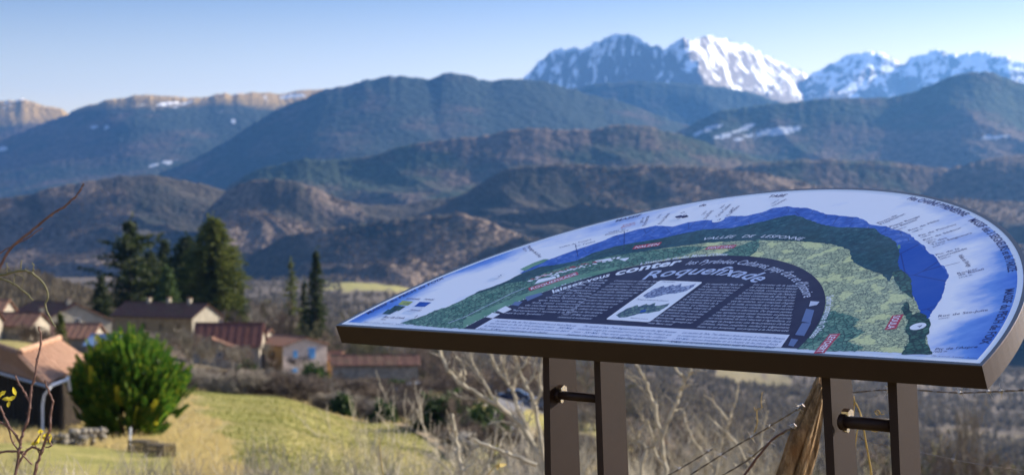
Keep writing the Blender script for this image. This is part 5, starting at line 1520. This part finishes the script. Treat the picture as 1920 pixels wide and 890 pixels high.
# the large round shrub
def big_shrub():
    g = ground(236, 92, -.35)
    t = empty('cypress_shrub', g, 0, 'large round bright green cypress shrub on the slope right of the plank barn', 'shrub')
    r = random.Random(4); vs, fs = [], []
    W, Hh = 5.3, 5.3
    vy, fy = [], []
    def spray(p, d, L, vs=vs, fs=fs):
        side = d.cross(Vector((r.gauss(0, 1), r.gauss(0, 1), r.gauss(0, .4)))).normalized()
        n = 9
        for k in range(n):
            u = (k + .5) / n
            c = p + d * L * u + Vector((0, 0, .10 * L * u * u))
            for s in (-1, 1):
                for m in range(2):
                    a = (d * .8 + side * s * r.uniform(.5, .9) + Vector((r.gauss(0, .12), r.gauss(0, .12), r.gauss(0, .12)))).normalized() * L * .34 * (1 - u * .62)
                    b = a.cross(side.cross(d)).normalized() * L * .055
                    k0 = len(vs); vs.extend([c, c + a * .5 + b, c + a, c + a * .5 - b]); fs.append((k0, k0 + 1, k0 + 2, k0 + 3))
    N = 1800
    for i in range(N):
        a = r.uniform(0, 2 * math.pi); ce = r.uniform(-.85, 1); e = math.acos(ce)
        q = r.uniform(.70, 1.0) * (1 + .05 * math.sin(3 * a + 1) + .06 * math.sin(5 * e + 2 * a) + .07 * math.sin(9 * a + 4 * e))
        if math.sin(6 * a + 5 * e) * math.sin(7 * e + 1) > .55 and r.random() < .8: continue
        n = Vector((math.cos(a) * math.sin(e), math.sin(a) * math.sin(e), ce))
        c = Vector((n.x * W / 2 * q, n.y * W / 2 * q, Hh * .50 + n.z * Hh * .47 * q))
        if c.z < .12: continue
        d = (n * Vector((1, 1, .6)) * .9 + Vector((0, 0, .85)) + Vector((r.gauss(0, .2), r.gauss(0, .2), r.gauss(0, .15)))).normalized()
        if r.random() < .05 and n.y < .3: spray(c - d * .25, (d + Vector((.15, 0, .25))).normalized(), r.uniform(.6, 1.1), vy, fy)
        else: spray(c - d * .5, d, r.uniform(.5, 1.0))
    o = bpy.data.objects.new('foliage', mesh_from('foliage', vs, fs, m_shrub)); col.objects.link(o); o.parent = t
    o = bpy.data.objects.new('yellow_shoots', mesh_from('yellow_shoots', vy, fy, m_yshoot)); col.objects.link(o); o.parent = t
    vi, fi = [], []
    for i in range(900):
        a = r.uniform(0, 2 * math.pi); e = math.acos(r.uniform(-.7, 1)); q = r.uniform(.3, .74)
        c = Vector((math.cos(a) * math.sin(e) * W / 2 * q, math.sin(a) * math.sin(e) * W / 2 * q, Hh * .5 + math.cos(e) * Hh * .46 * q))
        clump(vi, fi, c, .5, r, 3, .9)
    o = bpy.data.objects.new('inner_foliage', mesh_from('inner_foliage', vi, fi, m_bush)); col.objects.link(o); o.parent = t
    for k in range(6):
        a = k * 1.05
        MB().tube([(math.cos(a) * .15, math.sin(a) * .15, -.3), (math.cos(a) * .4, math.sin(a) * .4, .8), (math.cos(a) * 1.0, math.sin(a) * 1.0, 3)], [.10, .07, .03], 6).build('stem', m_trunk, t)
    for k in range(26):
        a = r.uniform(0, 6.28); q = r.uniform(1.0, 2.4)
        MB().tube([(math.cos(a) * .2, math.sin(a) * .2, .3), (math.cos(a) * q, math.sin(a) * q, r.uniform(.6, 1.5))], .03, 4).build('dead_branch', m_trunk, t)
big_shrub()

# tall dry grass tufts on the near slopes (nobody could count them)
def tufts():
    r = np.random.default_rng(5); vs, fs = [], []
    for _ in range(9000):
        d = float(56 + 110 * r.random() ** 1.3); p = float(r.uniform(-30, 900)); 
        x = (p - CX) / FPX * d
        gr, dr, wd = cover_masks(np.array([x]), np.array([d]), None)
        if gr[0] > .3: continue
        z = Hs(x, d)
        for b in range(3):
            h = float(r.uniform(.12, .42)); a = float(r.uniform(0, 6.28)); wv = .03 + .03 * float(r.random())
            lx, ly = math.cos(a) * h * .5, math.sin(a) * h * .5
            ox, oy = float(r.normal() * .12), float(r.normal() * .12)
            k = len(vs)
            vs += [(x + ox - wv, d + oy, z - .05), (x + ox + wv, d + oy, z - .05), (x + ox + lx, d + oy + ly, z + h)]
            fs.append((k, k + 1, k + 2))
    tag(mesh_obj('dry_grass', vs, fs, m_straw), 'tufts of dry straw coloured grass on the near slope', None, None, 'stuff')
tufts()
def pasture_grass():
    r = np.random.default_rng(8); vs, fs = [], []
    n = 26000
    d = 60 + 115 * r.random(n); p = r.uniform(330, 960, n); x = (p - CX) / FPX * d
    g, _, _ = cover_masks(x, d, None); k = g > .5; x, d = x[k], d[k]; z = H(x, d)
    pt = fbm(x / 4, d / 4, 3, 60)
    h = (.04 + .13 * np.clip(pt - .35, 0, 1) ** 1.0) * r.uniform(.6, 1.5, len(x)); a = r.uniform(0, 6.28, len(x))
    w = .10
    V = np.stack([np.stack([x - w * np.cos(a), d - w * np.sin(a), z - .03], -1), np.stack([x + w * np.cos(a), d + w * np.sin(a), z - .03], -1), np.stack([x + .1 * np.sin(a), d, z + h], -1)], 1).reshape(-1, 3)
    tag(mesh_obj('pasture_grass', V, np.arange(len(V)).reshape(-1, 3), m_grass), 'short yellow green grass of the sloping pasture', None, None, 'stuff')
m_grass = leaf_mat('pasture_blades', (0.12, 0.14, 0.03), (0.24, 0.23, 0.06), (0.32, 0.28, 0.10), .4, .4)
pasture_grass()

# woods too far to tell apart: a canopy of small crowns on the slopes beyond the village
def far_wood(name, label, p0, p1, d0, d1, n, mat, hmin, hmax, seed, avoid=()):
    r = random.Random(seed); vs, fs = [], []
    for _ in range(n):
        d = math.exp(r.uniform(math.log(d0), math.log(d1))); p = r.uniform(p0, p1)
        if any(a < p < b and c < d < e for a, b, c, e in avoid): continue
        g = ground(p, d); h = r.uniform(hmin, hmax); w = h * .42
        for k in range(11):
            a = r.uniform(0, 6.28); q = r.uniform(.1, 1) * w; tz = h * r.uniform(.55, 1) * (1 - .25 * q / w)
            k0 = len(vs); t = r.uniform(.10, .22) * h * .3
            bx, by = math.cos(a), math.sin(a)
            vs += [g + Vector((bx * q * .3, by * q * .3, h * .25)), g + Vector((bx * q - by * t, by * q + bx * t, tz * .8)), g + Vector((bx * q, by * q, tz)), g + Vector((bx * q + by * t, by * q - bx * t, tz * .7))]
            fs.append((k0, k0 + 1, k0 + 2, k0 + 3))
    tag(mesh_obj(name, [tuple(v) for v in vs], fs, mat), label, None, None, 'stuff')
AV = ((520, 960, 2350, 3450), (1770, 2100, 1330, 1490), (1340, 1480, 1650, 2000))
far_wood('far_wood', 'leafless brown wood on the low hill behind the village', -60, 420, 520, 980, 3000, m_fwood, 6, 10, 1)
far_wood('far_wood', 'dim leafless woods on the valley floor', 400, 1100, 600, 2300, 4200, m_fwood, 8, 13, 2, AV)
far_wood('far_wood', 'leafless woods on the valley floor beyond the conifers', -100, 640, 1300, 3000, 3600, m_fwood, 8, 13, 4)
far_wood('far_wood', 'leafless woods filling the right-hand valley', 1050, 2050, 750, 2400, 7500, m_fwood, 9, 14, 3, AV)
# ------------------------------------------------------------------ near things: fence, brambles, shrubs
m_oldwood = None
def old_wood():
    t = NT('split_weathered_wood')
    st = t.noise(1.0, 6, 0.75, t.coord('Object', (60, 60, 7))); lo = t.noise(9, 4, 0.6)
    c = t.ramp(st, [(0.32, (0.045, 0.028, 0.014)), (0.48, (0.22, 0.14, 0.065)), (0.62, (0.42, 0.28, 0.14)), (0.8, (0.56, 0.42, 0.26))])
    c = t.mix(t.ramp(lo, [(0.55, 0.0), (0.70, 0.55)]), c, (0.32, 0.14, 0.04))
    t.col(c); t.bump(st, 1.0, 0.006)
    return t.set(0.85, 0, 0.2)
m_oldwood = old_wood()
m_wire = simple('rusty_galvanised_wire', (0.10, 0.08, 0.065), 0.45, 0.5, 0.6, 0.4, 120)
m_barb = simple('shiny_wire_barb', (0.45, 0.43, 0.40), 0.3, 0.5, 0.9, 0.2, 60)

def leaning_post():
    top = at(1541, 722, 4.05); low = at(1487, 890, 4.0)
    d = (low - top).normalized()
    base = top + d * ((Hs(low.x, low.y) - .2 - top.z) / d.z)
    axis = (top - base); L = axis.length; ax = axis.normalized()
    e1 = ax.cross(Vector((0, 1, 0))).normalized(); e2 = ax.cross(e1)
    n, m = 44, 90; vs, fs = [], []
    for j in range(m + 1):
        u = j / m; c = base + axis * u
        for i in range(n):
            a = 2 * math.pi * i / n
            rad = .0345 * (1 + .14 * math.sin(2 * a + .6) + .06 * math.sin(5 * a + u * 5)) * (1.08 - .12 * u)
            g = float(vnoise(np.array([a * 5.5 + math.sin(u * 9) * .3]), np.array([u * 9.0]), 3)[0]); g2 = float(vnoise(np.array([a * 14.0]), np.array([u * 22.0]), 4)[0])
            rad *= 1 - .22 * max(0, g - .45) * 2 - .07 * g2
            if u > .93:
                rad *= 1 - (u - .93) / .07 * (.35 + .5 * (math.sin(a * 2 + 1) * .5 + .5) * .6)
            off = ax * ((.03 * math.sin(a + 2.2) + .012 * math.sin(5 * a)) * max(0, (u - .9) / .1))
            vs.append(c + e1 * rad * math.cos(a) + e2 * rad * math.sin(a) + off)
    for j in range(m):
        for i in range(n):
            i2 = (i + 1) % n; fs.append((j * n + i, j * n + i2, (j + 1) * n + i2, (j + 1) * n + i))
    fs.append(tuple(range(m * n, m * n + n)))
    t = empty('fence_post', (base.x, base.y, base.z + .2), 0, 'split weathered wooden fence post leaning behind the right pair of legs', 'fence post')
    o = mesh_obj('shaft', [tuple(v - t.location) for v in vs], fs, m_oldwood, t)
    for p in ((1502, 763, 3.97), (1487, 800, 3.97)):
        q = at(*p) - Vector(t.location)
        MB().tube([q + Vector((-.008, -.006, .004)), q + Vector((0, -.012, .008)), q + Vector((.006, -.004, .002))], .0016, 5).build('staple', m_barb, t)
leaning_post()

def barbed(name, pts, label, barbs, rad=.0011, twist=True, group=None):
    """pts: (px, py, distance); barbs: positions 0..1 along the wire"""
    P = [at(*p) for p in pts]
    # resample
    dens = []
    for k in range(len(P) - 1):
        n = max(2, int((P[k + 1] - P[k]).length / .012))
        dens += [P[k] * (1 - i / n) + P[k + 1] * (i / n) for i in range(n)]
    dens.append(P[-1])
    c0 = dens[0].copy()
    t = empty(name, c0, 0, label, 'barbed wire' if barbs else 'wire', group)
    if twist:
        for ph in (0, math.pi):
            tw = []
            for i, p in enumerate(dens):
                a = i * .9 + ph; d = (dens[min(i + 1, len(dens) - 1)] - dens[max(i - 1, 0)]).normalized()
                e = d.cross(Vector((0, 0, 1))).normalized(); f = d.cross(e)
                tw.append(p - c0 + (e * math.cos(a) + f * math.sin(a)) * rad * .95)
            MB().tube(tw, rad, 4).build('strand', m_wire, t)
    else:
        MB().tube([p - c0 for p in dens], rad, 5).build('strand', m_wire, t)
    r = random.Random(len(pts) * 7 + int(pts[0][0]))
    for b in barbs:
        i = min(len(dens) - 2, int(b * (len(dens) - 1))); p = dens[i] - c0; d = (dens[i + 1] - dens[i]).normalized()
        e = d.cross(Vector((0, 1, 0))).normalized(); mb = MB()
        coil = [p + d * ((k / 14 - .5) * .008) + (e * math.cos(k * 1.3) + d.cross(e) * math.sin(k * 1.3)) * rad * 2.6 for k in range(15)]
        mb.tube(coil, rad * .75, 4)
        for s in (-1, 1):
            v = (e * s + d * r.uniform(-.7, .7) + Vector((0, r.uniform(-.5, .5), 0))).normalized() * .017
            mb.tube([p - v * .25, p + v], [rad * .9, rad * .25], 4)
            v2 = (e * -s * .8 + d * r.uniform(-1, 1)).normalized() * .014
            mb.tube([p - v2 * .2 + d * .004, p + v2 + d * .004], [rad * .9, rad * .25], 4)
        mb.build('barb', m_barb, t)
    return t
barbed('barbed_wire', [(1590, 736, 4.1), (1643, 731, 4.1), (1700, 729, 4.1), (1740, 732, 4.1), (1800, 736, 4.0), (1870, 733, 3.9), (1935, 730, 3.8)], 'barbed wire stretched just under the right corner of the table', (.16, .55, .72, .80))
barbed('barbed_wire', [(1503, 762, 4.0), (1460, 788, 4.1), (1425, 810, 4.2), (1380, 835, 4.3), (1340, 860, 4.4), (1290, 892, 4.5)], 'barbed wire running down left from the top staple of the leaning post', (.03, .30, .46, .72))
barbed('barbed_wire', [(1336, 841, 4.6), (1310, 857, 4.65), (1275, 878, 4.7), (1248, 893, 4.75)], 'short stretch of barbed wire at the lower left, beyond the one from the post', (.12, .72), )
barbed('barbed_wire', [(1488, 800, 4.0), (1450, 822, 4.1), (1400, 864, 4.25), (1350, 893, 4.35)], 'barbed wire running down left from the lower staple of the leaning post', (.02, .34, .62))
barbed('plain_wire', [(1600, 812, 4.3), (1622, 825, 4.3), (1650, 832, 4.2), (1700, 842, 4.2), (1760, 855, 4.1), (1800, 864, 4.1), (1860, 874, 4.0), (1935, 884, 4.0)], 'thin plain wire sagging across the lower right corner', (.62,), .0009, False)

def stem_thing(name, lines, label, cat, mat, dist, leaves=(), leaf_mat_=None, thorn=0.0, seed=1, sub=None, jitter=.0, twigs=0):
    """traced stems: lists of (px, py[, distance offset]) with a start and end radius in photo pixels"""
    r = random.Random(seed)
    first = lines[0][0]
    c0 = at(first[0][0], first[0][1], dist)
    t = empty(name, (c0.x, c0.y, Hs(c0.x, c0.y)), 0, label, cat)
    c0 = Vector(t.location)
    for li, (pts, r0_, r1_) in enumerate(lines):
        P = [at(p[0], p[1], dist + (p[2] if len(p) > 2 else 0)) for p in pts]
        D = []
        for k in range(len(P) - 1):
            n = 4
            for i in range(n):
                u = i / n
                a, b, c_, d_ = P[max(k - 1, 0)], P[k], P[k + 1], P[min(k + 2, len(P) - 1)]
                q = 0.5 * ((2 * b) + (c_ - a) * u + (2 * a - 5 * b + 4 * c_ - d_) * u * u + (3 * b - a - 3 * c_ + d_) * u ** 3)
                q = q + Vector((r.gauss(0, 1), r.gauss(0, 1), r.gauss(0, 1))) * jitter * dist / FPX
                D.append(q - c0)
        D.append(P[-1] - c0)
        px2m = dist / FPX
        rad = [max(.3, (r0_ + (r1_ - r0_) * i / (len(D) - 1)) * (1 + .16 * (i % 4 == 0))) * px2m for i in range(len(D))]
        mb = MB().tube(D, rad, 6)
        if thorn:
            for i in range(2, len(D) - 1, 2):
                v = Vector((r.gauss(0, 1), r.gauss(0, .5), r.gauss(0, 1))).normalized() * thorn * px2m
                mb.tube([D[i], D[i] + v * .5, D[i] + v], [rad[i] * .7, rad[i] * .35, rad[i] * .1], 4)
        if twigs:
            for i in range(3, len(D) - 1, 1):
                if r.random() > twigs: continue
                dd = (D[i + 1] - D[i - 1]).normalized()
                q = D[i]; v = (dd * r.uniform(.5, 1) + Vector((r.gauss(0, .7), r.gauss(0, .5), r.gauss(.35, .5)))).normalized(); L = r.uniform(14, 46) * px2m
                pts_ = [q]
                for s_ in range(4):
                    v = (v + Vector((r.gauss(0, .22), r.gauss(0, .2), r.gauss(.08, .2)))).normalized(); q = q + v * L / 4; pts_.append(q)
                    if r.random() < .5:
                        w_ = (v + Vector((r.gauss(0, .8), r.gauss(0, .6), r.gauss(.2, .6)))).normalized() * L * r.uniform(.2, .4)
                        mb.tube([q, q + w_ * .5, q + w_], [rad[i] * .35, rad[i] * .25, rad[i] * .12], 4)
                mb.tube(pts_, [rad[i] * k_ for k_ in (.6, .45, .35, .25, .12)], 4)
        mb.build('stem', mat, t)
    for (lx, ly) in leaves:
        p = at(lx, ly, dist) - c0; k = dist / FPX
        a = Vector((r.gauss(0, 1), r.gauss(0, .6), r.gauss(0, 1))).normalized() * 9 * k; b = a.cross(Vector((r.gauss(0, .4), 1, r.gauss(0, .4)))).normalized() * 4.0 * k
        fold = Vector((0, -1.5 * k, 0))
        mesh_obj('leaf', [tuple(p - a), tuple(p - a * .3 + b), tuple(p + a * .4 + b * .8), tuple(p + a), tuple(p + a * .4 - b * .8), tuple(p - a * .3 - b), tuple(p + fold)],
                 [(0, 1, 6), (1, 2, 6), (2, 3, 6), (3, 4, 6), (4, 5, 6), (5, 0, 6)], leaf_mat_, t)
    return t
stem_thing('bramble', [([(-60, 620), (-30, 560), (0, 500), (20, 465), (50, 440), (75, 420), (95, 403), (120, 388), (140, 370), (150, 358), (157, 344)], 3.2, 1.6),
                       ([(-40, 510), (0, 474), (28, 459), (55, 444), (79, 428)], 1.3, .9)],
           'reddish bramble stem arching up across the far hills at the left edge', 'bramble', m_bramble, 4.6, thorn=5, seed=3, jitter=.5)
stem_thing('bramble', [([(-40, 512), (0, 515), (35, 507), (60, 512), (80, 530), (90, 552), (85, 575), (97, 600), (103, 612)], 2.6, 1.5),
                       ([(-30, 512), (0, 521), (25, 532), (50, 550), (62, 563)], 2.2, 1.6), ([(38, 507), (40, 495), (40, 488)], 1.3, .8), ([(61, 512), (63, 498), (60, 492)], 1.3, .8),
                       ([(25, 532), (30, 515), (45, 520), (40, 540)], 1.0, .6), ([(12, 512), (13, 500), (10, 493)], 1.4, .8)],
           'greenish budding stem bending over the roofs at the left edge', 'twig', m_gstem, 4.3, thorn=5, seed=4, jitter=.5)
stem_thing('bramble', [([(74, 612), (77, 640), (70, 675), (62, 715), (57, 740), (56, 765), (50, 790), (42, 815), (36, 845), (28, 900)], 2.0, 3.0),
                       ([(29, 704), (38, 722), (50, 742), (57, 752)], 1.8, 2.2), ([(0, 760), (12, 790), (30, 815), (40, 840)], 2.2, 2.6),
                       ([(-20, 790), (10, 795), (25, 830), (60, 870)], 2.0, 1.6), ([(-20, 850), (20, 845), (45, 847)], 2.4, 2.0)],
           'knobbly red-brown bramble cane standing before the plank barn', 'bramble', m_bramble, 4.4, leaves=((4, 737), (12, 747), (22, 746), (27, 733), (16, 757), (-2, 742)), leaf_mat_=m_yleaf, thorn=6, seed=5, jitter=.6)
stem_thing('bramble', [([(84, 712), (92, 735), (99, 752), (95, 780), (94, 805), (88, 820), (78, 845), (68, 875), (62, 905)], 1.8, 3.4),
                       ([(88, 822), (97, 835), (85, 838)], 1.8, 1.2), ([(78, 845), (60, 838), (45, 850), (30, 880)], 2.2, 2.4), ([(74, 850), (66, 830), (74, 815), (80, 806)], 1.5, 1.0)],
           'second red-brown bramble cane with a few yellow leaves right of the first', 'bramble', m_bramble, 4.5, leaves=((76, 808), (73, 823), (84, 823), (95, 822), (88, 815), (66, 830)), leaf_mat_=m_yleaf, thorn=6, seed=6, jitter=.6)
# pale shrub left of the first leg
W1 = [([(1030, 935), (1012, 862), (985, 808), (945, 768), (905, 745), (868, 720), (842, 695), (826, 664), (820, 640)], 6.5, 2.2),
      ([(1008, 850), (990, 805), (972, 765), (960, 728), (938, 700), (922, 672), (915, 640)], 4.5, 2.4),
      ([(1025, 880), (1010, 810), (1004, 760), (985, 720), (972, 690), (962, 655)], 4.5, 2.2),
      ([(945, 768), (925, 745), (905, 712), (890, 690), (880, 660)], 3.0, 1.8), ([(960, 728), (968, 700), (985, 680), (990, 655)], 2.6, 1.6),
      ([(868, 720), (872, 700), (866, 682), (855, 668)], 2.2, 1.3), ([(985, 808), (965, 795), (940, 790), (915, 795)], 2.6, 1.2),
      ([(1004, 760), (1014, 730), (1012, 700), (1018, 660)], 3.0, 2.0), ([(905, 745), (885, 748), (865, 745), (850, 735)], 1.8, 1.0),
      ([(985, 720), (1000, 705), (1003, 680), (1012, 655)], 2.4, 1.5), ([(938, 700), (945, 680), (940, 655)], 2.2, 1.5)]
stem_thing('bare_shrub', W1, 'pale bare shrub with forked branches immediately left of the first leg', 'shrub', m_pale, 13, thorn=8, seed=7, jitter=1.2, twigs=.6)
stem_thing('bare_shrub', [([(1005, 872), (975, 858), (945, 848), (915, 835), (886, 823)], 4.2, 2.6), ([(935, 843), (940, 825), (948, 812)], 2.2, 1.2)],
           'single pale branch lying slantwise left of the first leg', 'branch', m_pale, 11, seed=8, jitter=.8)
stem_thing('bare_shrub', [([(872, 930), (866, 880), (858, 835), (852, 805), (848, 775)], 5, 2.5), ([(866, 880), (880, 850), (893, 838), (905, 830)], 3, 1.5), ([(858, 835), (845, 815), (840, 795)], 2.4, 1.3), ([(890, 930), (905, 890), (918, 860), (928, 830), (932, 800)], 3.4, 1.6), ([(872, 930), (840, 880), (800, 850)], 2.5, 1.5)],
           'small forked pale sapling at the bottom edge left of the legs', 'shrub', m_pale, 12, thorn=8, seed=9, jitter=1.0, twigs=.5)
stem_thing('dead_leaf_twig', [([(905, 905), (918, 885), (930, 872), (936, 870)], 1.0, .8)], 'thin twig holding one curled tan leaf at the bottom edge', 'twig', m_straw, 5.5, leaves=((934, 873), (942, 871)), leaf_mat_=m_straw, seed=10)
# pale shrubs between the pairs of legs
W2 = [([(1255, 940), (1248, 880), (1240, 820), (1226, 760), (1212, 720), (1196, 690), (1180, 660)], 4.5, 2.0),
      ([(1240, 820), (1262, 770), (1272, 740), (1285, 710), (1296, 690), (1305, 660)], 3.6, 2.4),
      ([(1285, 710), (1268, 690), (1255, 665)], 2.2, 1.6), ([(1226, 760), (1210, 735), (1190, 715), (1175, 705)], 2.0, 1.0),
      ([(1200, 930), (1206, 870), (1210, 840), (1198, 830), (1185, 822)], 4.2, 2.6), ([(1210, 840), (1228, 832), (1232, 818)], 3.2, 1.8),
      ([(1248, 880), (1230, 850), (1222, 810), (1215, 785)], 3.0, 1.4), ([(1190, 830), (1200, 805), (1215, 790)], 2.6, 1.6)]
stem_thing('bare_shrub', W2, 'pale bare shrub directly right of the left pair of legs', 'shrub', m_pale, 12, thorn=8, seed=11, jitter=1.2, twigs=.6)
W3 = [([(1330, 940), (1342, 880), (1350, 830), (1366, 790), (1378, 750), (1384, 715)], 3.6, 1.4), ([(1366, 790), (1345, 760), (1330, 745)], 2.4, 1.2), ([(1342, 880), (1310, 840), (1290, 800), (1282, 770)], 3.0, 1.3),
      ([(1420, 940), (1405, 880), (1380, 830), (1340, 790)], 3.0, 1.4), ([(1405, 880), (1425, 840), (1430, 800), (1440, 770)], 2.8, 1.2), ([(1290, 940), (1300, 890), (1325, 850), (1345, 835)], 3.0, 1.4)]
stem_thing('bare_shrub', W3, 'greyish bare shrub midway between the two pairs of legs', 'shrub', m_pale, 14, thorn=8, seed=12, jitter=1.2, twigs=.6)
# filler shrubs of the same kind
rn = random.Random(31)
for i, (p, d, h) in enumerate([(830, 20, 2.6), (900, 17, 2.3), (960, 20, 2.9), (1000, 16, 2.6), (1060, 22, 3.4), (1100, 18, 2.8), (1180, 20, 3.0), (1230, 24, 3.4), (1280, 17, 2.3), (1330, 22, 3.0), (1380, 18, 2.2), (1430, 24, 3.2), (1470, 20, 2.6), (1240, 30, 4.4), (1350, 34, 5.2), (1440, 38, 6.0), (1120, 30, 4.2), (1500, 30, 3.8)]):
    bare('shrub%d' % (i % 3), p, d, h, ('low ' if h / d < .115 else 'tall ' if h / d > .14 else '') + 'pale leafless shrub of the near thicket ' + near(p), 'shrub', 'pale leafless shrubs of the near thicket', 'bare_shrub', 1.0)
for i, (p, d, h) in enumerate([(400, 12, 1.75), (450, 11, 1.55), (500, 12, 1.75), (545, 10.5, 1.5), (590, 12, 1.85), (640, 11, 1.65), (690, 12, 1.9), (735, 12, 1.7), (350, 13, 1.7), (780, 13, 1.8)]):
    bare('shrub%d' % ((i + 1) % 3), p, d, h, 'thin leafless shrub at the bottom edge, ' + near(p), 'shrub', 'thin leafless shrubs along the bottom edge', 'bare_shrub', .9)
for i, (p, d, h) in enumerate([(20, 8, 1.25), (-30, 8, 1.3), (70, 9, 1.2), (45, 7, 1.1)]):
    bare('shrub%d' % (i % 3), p, d, h, 'tangled leafless shrub in the bottom left corner', 'shrub', 'tangled shrubs in the bottom left corner', 'bare_shrub', 1.2)
leafy('green_bush', 'small leafy undergrowth in the bottom left corner', 50, 7.5, .55, .6, m_pine, 21, 160, .035)
# dry grass blades by the right legs
stem_thing('dry_grass_stem', [([(1637, 920), (1633, 880), (1625, 835), (1615, 780), (1606, 758), (1600, 750)], 2.0, 1.1), ([(1603, 850), (1606, 815), (1612, 795)], 1.2, .8), ([(1600, 780), (1602, 755), (1601, 742)], 1.2, 1.0)],
           'bleached grass blade curving between the right pair of legs', 'grass blade', m_straw, 3.9, seed=14)
stem_thing('vine_curl', [([(1414, 810), (1418, 800), (1420, 790), (1419, 770), (1422, 766), (1428, 764), (1427, 750), (1429, 735)], 1.1, .8), ([(1422, 766), (1416, 768), (1414, 762)], .9, .6)],
           'dry curled vine shoot rising from the barbed wire', 'vine', m_straw, 4.15, thorn=4, seed=15)
stem_thing('bramble', [([(1385, 905), (1412, 868), (1435, 838), (1452, 820), (1475, 806), (1490, 800)], 2.6, 1.5)], 'arching brown bramble cane beside the leaning post', 'bramble', m_bramble, 4.05, seed=16, jitter=.3)
stem_thing('vine_curl', [([(1640, 772), (1646, 768), (1650, 774), (1644, 777), (1640, 770), (1652, 776), (1658, 775)], .9, .6), ([(1634, 806), (1640, 808), (1655, 806)], 1.4, 1.0)],
           'tiny dry tendril hooked on the tie tube of the right legs', 'vine', m_straw, 3.5, seed=17)
stem_thing('dry_grass_stem', [([(722, 915), (716, 870), (712, 835), (711, 818)], 1.0, .7)], 'single thin straw standing at the bottom edge left of the board', 'grass blade', m_straw, 6, seed=18)
rn = random.Random(57)
for i in range(26):
    p = rn.uniform(1060, 1540); d = rn.uniform(13, 30); h = d * rn.uniform(.085, .15) + .2
    bare('shrub%d' % (i % 3), p, d, h, ('low ' if h / d < .115 else 'tall ' if h / d > .14 else '') + 'pale leafless shrub of the near thicket ' + near(p), 'shrub', 'pale leafless shrubs of the near thicket', 'bare_shrub', 1.0)
for i in range(10):
    p = rn.uniform(800, 1020); d = rn.uniform(12, 24); h = d * rn.uniform(.10, .16) + .2
    bare('shrub%d' % (i % 3), p, d, h, ('low ' if h / d < .115 else 'tall ' if h / d > .14 else '') + 'pale leafless shrub of the near thicket ' + near(p), 'shrub', 'pale leafless shrubs of the near thicket', 'bare_shrub', 1.0)

for i in range(44):
    p = rn.uniform(1050, 1545); d = rn.uniform(11, 26); h = d * rn.uniform(.07, .135) + .25
    bare('fine%d' % (i % 3), p, d, h, ('low ' if h / d < .11 else 'tall ' if h / d > .135 else '') + 'fine twigged grey shrub of the near thicket ' + near(p), 'shrub', 'fine twigged grey shrubs of the near thicket', 'bare_shrub', 1.0)
for i in range(18):
    p = rn.uniform(340, 1020); d = rn.uniform(10, 15); h = -Hs((p - CX) / FPX * d, d) - (rn.uniform(800, 875) - HOR) / FPX * d
    bare('fine%d' % (i % 3), p, d, h, 'fine twigged grey shrub at the bottom edge, ' + near(p), 'shrub', 'fine twigged grey shrubs at the bottom edge', 'bare_shrub', .9)
for i in range(9):
    p = rn.uniform(-30, 110); d = rn.uniform(6, 9); h = -Hs((p - CX) / FPX * d, d) - (rn.uniform(800, 860) - HOR) / FPX * d
    bare('fine%d' % (i % 3), p, d, h, 'fine grey tangle of twigs in the bottom left corner', 'shrub', 'fine twigs in the bottom left corner', 'bare_shrub', .9)
# ------------------------------------------------------------------ haze: the air between here and the mountains
hz = MB().box((0, 0, 0), (2, 2, 2)).v
HX, HY0, HY1, HZ0, HZ1 = 21000, -21000, 21000, -330, 1420
hv = [(x * HX, HY0 + (y + 1) / 2 * (HY1 - HY0), HZ0 + (z + 1) / 2 * (HZ1 - HZ0)) for x, y, z in hz]
hm = bpy.data.materials.new('haze_air'); hm.use_nodes = True
hm.node_tree.nodes.clear()
pv = hm.node_tree.nodes.new('ShaderNodeVolumePrincipled')
pv.inputs['Color'].default_value = (0.15, 0.43, 1.0, 1)
pv.inputs['Density'].default_value = 2.6e-5
pv.inputs['Anisotropy'].default_value = 0.55
ho = hm.node_tree.nodes.new('ShaderNodeOutputMaterial')
hm.node_tree.links.new(pv.outputs[0], ho.inputs['Volume'])
haze = mesh_obj('haze', hv, MB().box((0, 0, 0), (2, 2, 2)).f, hm)
tag(haze, 'pale blue valley haze veiling the mountains', None, None, 'stuff')
